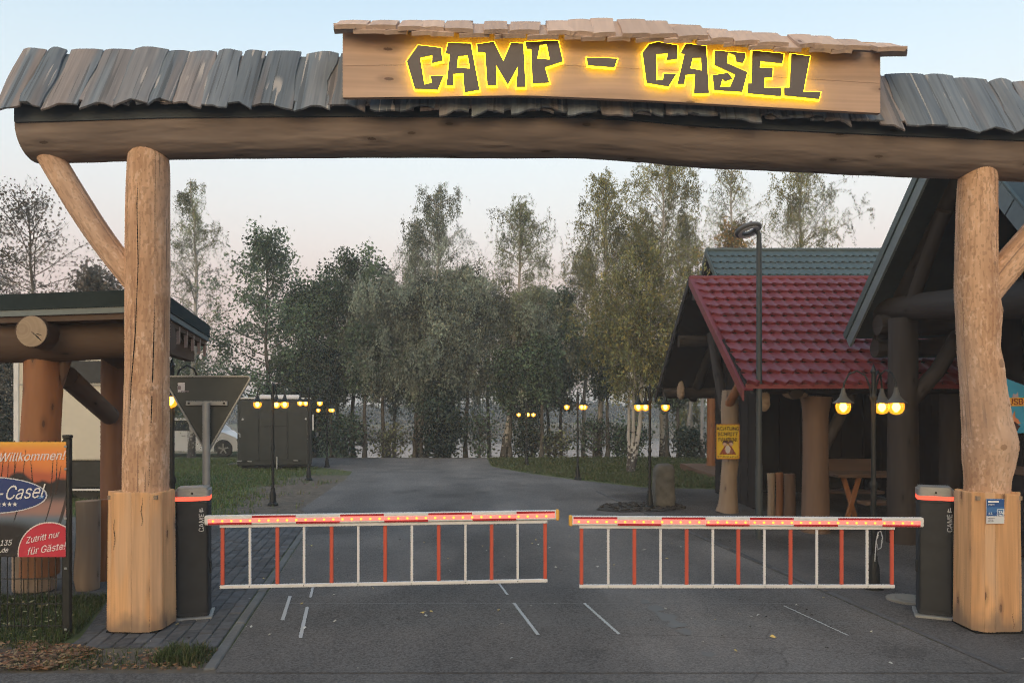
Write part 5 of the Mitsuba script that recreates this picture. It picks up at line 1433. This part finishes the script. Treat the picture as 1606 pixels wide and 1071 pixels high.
def tree(label, px, Yt, top_py, half_px, kind='birch', low=0.25, seed=1, density=1.0, lean=0.0, trunk_r=None, group=None, bark=None, leaf=None, name='tree', stems=1, wide_at=0.45, pal=None, base_z=None, zmul=1.0):
    r = np.random.default_rng(seed)
    key = thing(name, label, 'tree' if name != 'shrub' else 'shrub', group)
    x = (px - CX) / F * Yt
    z0 = float(zg(x, Yt)) - 0.05 if base_z is None else base_z
    hgt = H + (HY - top_py) / F * Yt - z0
    R = half_px / F * Yt * (1.25 if name == 'tree' else 1.1)
    tr0 = trunk_r or max(0.05, hgt * 0.011)
    weep = kind in ('birch', 'willow')
    lines, pts, strands, tw = [], [], [], []
    for s in range(stems):
        off = np.array([r.normal(0, .06), r.normal(0, .06), 0]) if stems > 1 else np.zeros(3)
        sl = lean + (r.uniform(-.07, .07) if stems > 1 else 0)
        hs = hgt * (1 if s == 0 else r.uniform(.72, .95))
        n = 14
        t = np.linspace(0, 1, n)
        wob = np.cumsum(r.normal(0, .018 * hs / n * 4, (n, 2)), axis=0); wob -= wob[0]
        tp = np.column_stack([x + off[0] + sl * hs * t ** 0.8 + wob[:, 0], Yt + off[1] + wob[:, 1], z0 + hs * t])
        trad = tr0 * (1 - t) ** 0.85 * (1 if s == 0 else .8) + 0.008
        trad[0] *= 1.35
        lines.append((tp, trad))
        nl = int((54 if weep else 48) * (1 if stems == 1 else .6))
        for q in range(nl):
            u = low + (1 - low) * (q + r.uniform(0, 1)) / nl * 0.97
            p = np.array([np.interp(u, t, tp[:, k]) for k in range(3)])
            v = (u - low) / (1 - low)
            prof = (min(1, (v + .25) / (wide_at + .25)) if v < wide_at else max(0.10, 1 - (v - wide_at) / (1 - wide_at) * .86) ** .8)
            L = R * 1.3 * prof * r.uniform(.5, 1.2)
            az = q * 2.4 + r.normal(0, .4)
            el = {'birch': .75, 'willow': .6}.get(kind, .5) * (0.6 + .7 * v) + r.normal(0, .15)
            d = [math.cos(az) * math.cos(el), math.sin(az) * math.cos(el), math.sin(el)]
            bp = wander(p, d, L * 1.15, 7, r, .10, (0, 0, -.085 if weep else .015))
            glow = r.uniform(.42, 1.6)
            br = max(.35, 1 - u) * tr0 * .42 * (1 - np.linspace(0, 1, 8)) ** .8 + .004
            lines.append((bp, br))
            for w in range(r.integers(6, 11)):
                k = r.uniform(1.5, 7)
                i0 = int(k); b0 = bp[i0] + (bp[min(i0 + 1, 7)] - bp[i0]) * (k - i0)
                d2 = np.array(d) * .5 + r.normal(0, .6, 3); d2[2] += .15
                d2 /= np.linalg.norm(d2)
                tl_ = L * r.uniform(.18, .42) + .12
                tp2 = wander(b0, d2, tl_, 4, r, .18, (0, 0, -.12 if weep else 0))
                tw.append((tp2, np.array([.006, .005, .004, .003, .002]) * (1.2 if Yt < 24 else 1)))
                pts.append((tp2, r.uniform(.55, 1.35), glow))
                if weep:
                    for _ in range(2):
                        st = wander(tp2[r.integers(2, 5)], [r.normal(0, .22), r.normal(0, .22), -1], r.uniform(.3, 1.15) * min(1.0, .12 * hgt) * zmul, 5, r, .07)
                        strands.append((st, r.uniform(.6, 1.3), glow))
    part(key, 'trunk', tubes(lines[:1] + lines[1:], 7), bark or ('m_birch' if kind == 'birch' else 'm_bark'), smooth=True)
    part(key, 'twig', tubes(tw + [(s_, np.array([.003, .003, .0025, .002, .002, .0015])) for s_, _, _ in strands[::(3 if kind == 'birch' else 8)]], 3), 'm_bark', kind='stuff')
    P, C = [], []
    src = strands if weep else pts
    per = {'birch': 19, 'willow': 18}.get(kind, 33) * density
    sd = {'birch': .045, 'willow': .07}.get(kind, .15)
    for line, dens, glow in src + (pts if weep else []):
        n = int(per * dens * (r.uniform(.2, 1.5)) * (1 if weep else 1.0))
        if n < 1: continue
        k = r.uniform(0, len(line) - 1.001, n); i0 = k.astype(int); f = (k - i0)[:, None]
        P.append(line[i0] * (1 - f) + line[i0 + 1] * f + r.normal(0, sd, (n, 3)))
        C.append(np.full(n, glow * r.uniform(.8, 1.2)))
    P, C = np.vstack(P), np.concatenate(C)
    size = leaf or {'birch': .072, 'willow': .10}.get(kind, .12)
    v, f, c = leaves(P, size, r, PAL[pal or kind], .8 if weep else .2, .5 if weep else .62, C)
    part(key, 'crown', (v, f), 'm_leaf', color=c, kind='stuff')
    return key


B, W_ = 'birches along the shore', 'trees along the shore'
tree('tall sparse weeping birch rising behind the timber shelter roof', 300, 29.0, 284, 46, 'birch', .16, 11, .75, pal='birch_green', base_z=-.3)
tree('dark green leafy tree to the right of the shelter roof', 418, 27.5, 368, 62, 'maple', .16, 12, 1.2, base_z=-.25)
tree('low green tree under the shelter roof edge beside the left gate post', 285, 33.0, 548, 44, 'maple', .1, 13, .8, base_z=-.4)
tree('rounded green tree between the dark leafy tree and the grey willows', 556, 28.5, 402, 54, 'maple', .34, 14, 1.0, pal='maple')
tree('slender dark tree leaning beside the dark trailer', 492, 28.0, 452, 46, 'maple', .2, 15, .8)
tree('slim grey birch spire left of the tall birch in the middle', 652, 29.5, 343, 22, 'birch', .35, 16, .8, pal='willow')
tree('tall narrow grey-green birch in the middle of the tree line', 697, 29.0, 298, 52, 'birch', .42, 17, 1.15, pal='willow')
tree('tall thin birch with a small drooping top and white leaning trunk', 789, 27.0, 318, 40, 'birch', .46, 18, .75, lean=.045, trunk_r=.11, pal='birch_green', wide_at=.55)
for k, (px, Yt, tp, hp, sd) in enumerate([(604, 27.0, 438, 52, 21), (662, 26.6, 452, 54, 22), (730, 27.2, 428, 56, 23), (836, 27.5, 462, 44, 24)]):
    tree(['silvery willow left of the middle, first of the row', 'silvery willow under the slim birch spire', 'broad silvery willow below the tall middle birch', 'silvery willow right of the white leaning trunk'][k], px, Yt, tp, hp, 'willow', .40, sd, 1.5, wide_at=.5)
tree('tall yellow-green birch left of the tallest one near the red roof', 938, 27.5, 284, 54, 'birch', .34, 31, 1.25)
tree('tallest yellow-green birch, its crown reaching the crossbeam', 1040, 28.0, 254, 58, 'birch', .32, 32, 1.45, wide_at=.55)
tree('multi-stemmed white birch trunks growing from one foot on the right lawn', 987, 19.6, 392, 60, 'birch', .48, 33, .75, trunk_r=.068, stems=3, lean=.05)
tree('sparse pale birch behind the green roof, nearest the street lamp', 1134, 31.0, 250, 40, 'birch', .3, 34, .55, wide_at=.6)
tree('dense tall birch behind the green roof, right of the street lamp', 1246, 30.0, 262, 68, 'birch', .2, 35, 1.6, wide_at=.6)
tree('small tree with orange autumn leaves behind the green roof', 1150, 30.0, 366, 46, 'maple', .3, 36, 1.0, pal='autumn')
tree('yellowing birch filling in behind the ridge of the red roof', 1088, 30.5, 330, 46, 'birch', .2, 37, 1.1)
tree('dark green tree between the silvery willows and the yellow-green birches', 880, 29.5, 470, 40, 'maple', .38, 38, 1.0)
tree('half-bare bushy tree with upright twigs above the shelter roof at the left', 48, 19.5, 318, 82, 'maple', .2, 39, .5, leaf=.075, pal='bare', base_z=0, wide_at=.5)
tree('dense grey bushy tree at the left edge behind the shelter roof', -40, 22.0, 345, 80, 'maple', .15, 40, 1.1, leaf=.085, pal='bare', base_z=0)
tree('small pale bush top above the shelter roof beside the gate brace', 150, 21.0, 428, 36, 'maple', .3, 41, .7, pal='bare', base_z=0)
tree('dark tree at the left edge under the shelter roof', 5, 24.0, 540, 60, 'maple', .1, 42, 1.2, pal='dark', base_z=0)
# second row: thin dark trunks and saplings right on the bank
for k, (px, Yt, tp, hp, kd, pl, sd) in enumerate([(470, 33, 470, 46, 'maple', 'maple', 81), (620, 33, 470, 50, 'willow', 'willow', 82), (705, 34, 440, 50, 'maple', 'willow', 83), (772, 32.5, 455, 48, 'willow', 'willow', 84), (862, 33, 478, 44, 'maple', 'maple', 85),
                                                  (915, 32, 400, 46, 'birch', 'birch', 86), (995, 32, 350, 50, 'birch', 'birch', 87), (530, 31.5, 452, 48, 'maple', 'maple', 88)]):
    tree(['back row green tree behind the dark trailer', 'back row silvery willow left of the middle', 'back row grey-green tree behind the tall middle birch', 'back row silvery willow behind the white leaning trunk', 'back row green tree in the gap right of the middle',
          'back row yellowish birch left of the two tall birches', 'back row yellowish birch between the two tall birches', 'back row green tree right of the dark trailer'][k], px, Yt, tp, hp, kd, .46, sd, 1.0, pal=pl)
names = ['thin dark trunk by the farthest left lantern', 'forked dark trunk left of the middle', 'straight dark trunk below the silvery willows', 'dark trunk with a low bend beside the dark round bush', 'thin dark trunk right of the white leaning birch',
         'pair of pale trunks by the farthest right lantern', 'dark straight trunk between the two right lanterns', 'thin sapling behind the boulder', 'slim white birch left of the hut gable', 'slim white birch under the hut gable', 'thin grey sapling under the hut gable', 'forked sapling at the left end of the lawn']
for k, (px, Yt, tp, hp, kind, sd) in enumerate([(520, 27, 560, 34, 'maple', 51), (572, 26.8, 520, 36, 'maple', 52), (650, 27, 540, 34, 'maple', 53), (668, 27, 560, 30, 'maple', 54), (800, 26.8, 560, 34, 'maple', 55), (848, 26.3, 540, 30, 'maple', 56),
                                                (952, 26.6, 530, 34, 'maple', 57), (1048, 27, 560, 30, 'maple', 58), (1078, 26.5, 480, 26, 'birch', 59), (1101, 25.5, 470, 24, 'birch', 60), (1064, 27, 540, 26, 'maple', 61), (470, 28, 560, 34, 'maple', 62)]):
    tree(names[k], px, Yt, tp, hp, kind, .52, sd, .5, trunk_r=.075 if kind == 'maple' else .07, name='sapling', pal='dark' if k % 3 == 0 else None)
# shrubs on the bank
for k, (px, Yt, tp, hp, pl, sd, lab) in enumerate([(694, 26.4, 618, 34, 'dark', 71, 'dark round bush on the bank in the middle'), (540, 27, 650, 44, 'maple', 72, 'low brownish bush by the farthest left lantern'), (612, 27.2, 668, 40, 'birch_green', 73, 'low olive bush left of the dark round bush'),
                                                 (752, 26.8, 640, 34, 'maple', 74, 'green bush below the white leaning birch'), (826, 27, 640, 34, 'dark', 75, 'dark bush behind the farthest right lantern'), (930, 27, 648, 40, 'maple', 76, 'low green bush behind the third right lantern'),
                                                 (1082, 26, 668, 26, 'dark', 77, 'dark low bush under the hut gable'), (480, 27.5, 640, 40, 'dark', 78, 'dark bush beside the dark trailer'), (870, 27, 668, 30, 'birch_green', 79, 'thin low bush between the two far right lanterns'), (985, 27, 660, 30, 'maple', 80, 'low bush behind the white birch foot')]):
    tree(lab, px, Yt, tp + (0 if k in (0, 4) else 18), hp * (1 if k == 0 else .9), 'maple', .05, sd, .9 if k == 0 else .09 if k in (2, 3, 5, 8) else .26, trunk_r=.03, name='shrub', pal=pl, wide_at=.4)

# reeds and low bushes along the far shore
r = np.random.default_rng(77)
P, C = [], []
for q in range(230):
    x = r.uniform(-150, 150)
    y = float(104 + 10 * (meshkit.noise(np.array([x / 40, 0, 0])) - 0.5)) + r.uniform(1, 26)
    n, hh, wd = 150, r.uniform(.7, 2.2), r.uniform(.8, 2.4)
    z = max(float(zg(x, y)), lake_z)
    u = r.uniform(0, 1, n) ** .8
    P.append(np.column_stack([x + r.normal(0, wd, n) * (1.15 - u), y + r.normal(0, .8, n), z + hh * u]))
    C.append(np.full(n, r.uniform(.55, 1.2)))
v, f, c = leaves(np.vstack(P), .42, r, [(.10, .085, .055), (.13, .10, .065), (.07, .075, .05)], 0, .5, np.concatenate(C))
k = part(None, 'shore_bushes', (v, f), 'm_leaf', color=c)
labels[k] = {'kind': 'stuff', 'label': 'brownish low bushes along the far shore', 'category': 'bushes'}

# far shore: one long mass of wood behind the sandy bank
r = np.random.default_rng(99)
P, C = [], []
for q in range(900):
    x = r.uniform(-190, 190); y = 139 + r.uniform(-4, 14)
    hh = 1.8 + 2.6 * meshkit.noise(np.array([x * .05, 1.5, 2.0])) + r.normal(0, .5)
    n = 44
    z = float(zg(x, y))
    P.append(np.column_stack([x + r.normal(0, 1.5, n), y + r.normal(0, 1.2, n), z + hh * r.uniform(0, 1, n) ** .8]))
    C.append(np.full(n, r.uniform(.7, 1.3)))
v, f, c = leaves(np.vstack(P), 1.1, r, [(.07, .085, .08), (.085, .095, .085), (.06, .075, .075)], 0, .7, np.concatenate(C))
k = part(None, 'far_wood', (v, f), 'm_leaf', color=c)
labels[k] = {'kind': 'stuff', 'label': 'hazy grey-green wood on the far shore of the lake', 'category': 'wood'}


# ------------------------------------------------------------------ grass and fallen leaves
def blades(poly, n, h, w, seed, pal, name, label, clumpy=0.5, cond=None):
    r = np.random.default_rng(seed)
    x0, y0, x1, y1 = poly.bounds
    import shapely
    q = np.column_stack([r.uniform(x0, x1, n * 3), r.uniform(y0, y1, n * 3)])
    q = q[shapely.contains_xy(poly, q[:, 0], q[:, 1])]
    g = meshkit.fbm(np.column_stack([q * 1.7, np.zeros(len(q))]), 3, seed)
    if cond is not None: g = g * cond(q)
    q = q[g > r.uniform(clumpy * .3, clumpy, len(q))][:n]
    n = len(q)
    z = zg(q[:, 0], q[:, 1])
    a = r.uniform(0, 2 * np.pi, n)
    hh = h * r.uniform(.45, 1.3, n)
    dx, dy = np.cos(a), np.sin(a)
    lean = r.uniform(.1, .8, n) * hh
    b = np.column_stack([q, z])
    side = np.column_stack([-dy, dx, np.zeros(n)]) * w / 2
    tip = b + np.column_stack([dx * lean, dy * lean, hh])
    mid = b + np.column_stack([dx * lean * .3, dy * lean * .3, hh * .6])
    V = np.stack([b - side, b + side, mid + side * .8, tip, mid - side * .8], 1).reshape(-1, 3)
    o = np.arange(n)[:, None] * 5
    Fc = np.vstack([o + [0, 1, 2], o + [0, 2, 4], o + [4, 2, 3]])
    c = np.asarray(pal)[r.integers(0, len(pal), n)] * r.uniform(.7, 1.3, (n, 1))
    k = part(None, name, (V, Fc), 'm_leaf', color=np.repeat(c, 5, axis=0))
    labels[k] = {'kind': 'stuff', 'label': label, 'category': 'grass'}


GRASS = [(.06, .095, .036), (.08, .115, .042), (.10, .12, .05), (.13, .125, .065), (.065, .08, .038)]
blades(Polygon([(-6.5, 4.66), (-3.05, 4.66), (-3.15, 5.15), (-3.2, 5.5), (-3.5, 6.42), (-6.5, 6.42)]), 26000, .065, .006, 7, GRASS, 'grass', 'dark green lawn in front of the mesh fence', .6, cond=lambda q: .35 + .65 * sm(4.85, 5.25, q[:, 1]))
blades(Polygon([(-3.05, 4.66), (-1.98, 4.70), (-1.99, 5.06), (-3.02, 5.04)]), 1500, .04, .006, 8, GRASS, 'grass', 'sparse worn grass at the foot of the left gate post', 1.15)
blades(Polygon([(-2.32, 4.74), (-2.02, 4.74), (-2.04, 4.98), (-2.30, 5.0)]), 900, .085, .007, 9, GRASS, 'grass', 'small weed tuft at the corner of the drive', .3)
lawn_l = Polygon([(-3.0, 11.25), (-3.55, 12.3), (-3.95, 17.0), (-4.45, 20.2), (-6.1, 22.3), (-9.0, 23.1), (-9, 25.8), (-22, 27), (-22, 11.25)])
blades(lawn_l, 60000, .085, .016, 10, [(.10, .155, .055), (.125, .18, .065), (.15, .185, .08), (.165, .17, .085)], 'grass', 'green lawn around the left lanterns', .42, cond=lambda q: 0.25 + .75 * sm(.4, 2.2, -(q[:, 0] + 3.2 + .16 * (q[:, 1] - 12))))
lawn_r = Polygon([(-.85, 25.9), (-.6, 22.5), (.55, 19.45), (1.55, 17.3), (2.7, 15.5), (4.1, 15.05), (7, 14.7), (9, 20), (12, 26), (4, 26.2)]).difference(path_poly.buffer(.05))
blades(lawn_r, 45000, .085, .018, 11, [(.085, .115, .05), (.105, .135, .055), (.13, .145, .07), (.15, .145, .08)], 'grass', 'green lawn around the right lanterns', .45)


def litter(poly, n, size, seed, pal, name, label, lift=.012):
    import shapely
    r = np.random.default_rng(seed)
    x0, y0, x1, y1 = poly.bounds
    q = np.column_stack([r.uniform(x0, x1, n * 4), r.uniform(y0, y1, n * 4)])
    q = q[shapely.contains_xy(poly, q[:, 0], q[:, 1])]
    g = meshkit.fbm(np.column_stack([q * 2.3, np.ones(len(q))]), 2, seed)
    q = q[g > r.uniform(.3, .7, len(q))][:n]
    n = len(q)
    a = r.uniform(0, 2 * np.pi, n); s = size * r.uniform(.5, 1.4, n)
    cx, sx_ = np.cos(a) * s, np.sin(a) * s
    z = zg(q[:, 0], q[:, 1]) + lift
    t = r.normal(0, .3, (n, 4)) * s[:, None]
    V = np.stack([np.column_stack([q[:, 0] - cx, q[:, 1] - sx_, z + np.abs(t[:, 0])]), np.column_stack([q[:, 0] + sx_ * .55, q[:, 1] - cx * .55, z + np.abs(t[:, 1])]), np.column_stack([q[:, 0] + cx, q[:, 1] + sx_, z + np.abs(t[:, 2])]),
                  np.column_stack([q[:, 0] - sx_ * .55, q[:, 1] + cx * .55, z + np.abs(t[:, 3])])], 1).reshape(-1, 3)
    o = np.arange(n)[:, None] * 4
    Fc = np.vstack([o + [0, 1, 2], o + [0, 2, 3]])
    c = np.asarray(pal)[r.integers(0, len(pal), n)] * r.uniform(.6, 1.3, (n, 1))
    k = part(None, name, (V, Fc), 'm_paint', color=np.repeat(c, 4, axis=0))
    labels[k] = {'kind': 'stuff', 'label': label, 'category': 'leaves'}


DRY = [(.24, .115, .055), (.18, .085, .045), (.27, .16, .085), (.12, .07, .045), (.30, .22, .12)]
litter(Polygon([(-5.5, 4.64), (-2.9, 4.64), (-2.75, 5.02), (-3.3, 5.2), (-5.0, 5.1)]), 2600, .020, 20, DRY, 'leaf_litter', 'brown fallen leaves along the street edge at the lower left', .02)
litter(Polygon([(-5.5, 5.1), (-3.3, 5.15), (-3.5, 6.4), (-5.5, 6.4)]), 160, .018, 21, [(.42, .40, .25), (.32, .26, .12)], 'leaf_litter', 'pale fallen leaves scattered on the lawn by the fence', .05)
litter(Polygon([(-2.9, 3.6), (3.8, 3.6), (3.2, 9.5), (-2.6, 9.5)]), 130, .019, 22, [(.55, .54, .50), (.45, .42, .36), (.04, .035, .03), (.50, .36, .12)], 'leaf_litter', 'few pale fallen leaves scattered over the asphalt')
litter(Polygon([(-3.3, 11.3), (-3.6, 14), (-4.2, 19), (-9, 20), (-9, 11.3)]), 260, .03, 23, DRY, 'leaf_litter', 'brown fallen leaves on the left lawn', .05)
litter(Polygon([(-3.2, 4.64), (-2.0, 4.64), (-2.0, 5.04), (-3.0, 5.04)]), 420, .017, 24, DRY, 'leaf_litter', 'brown fallen leaves in front of the left gate post', .015)
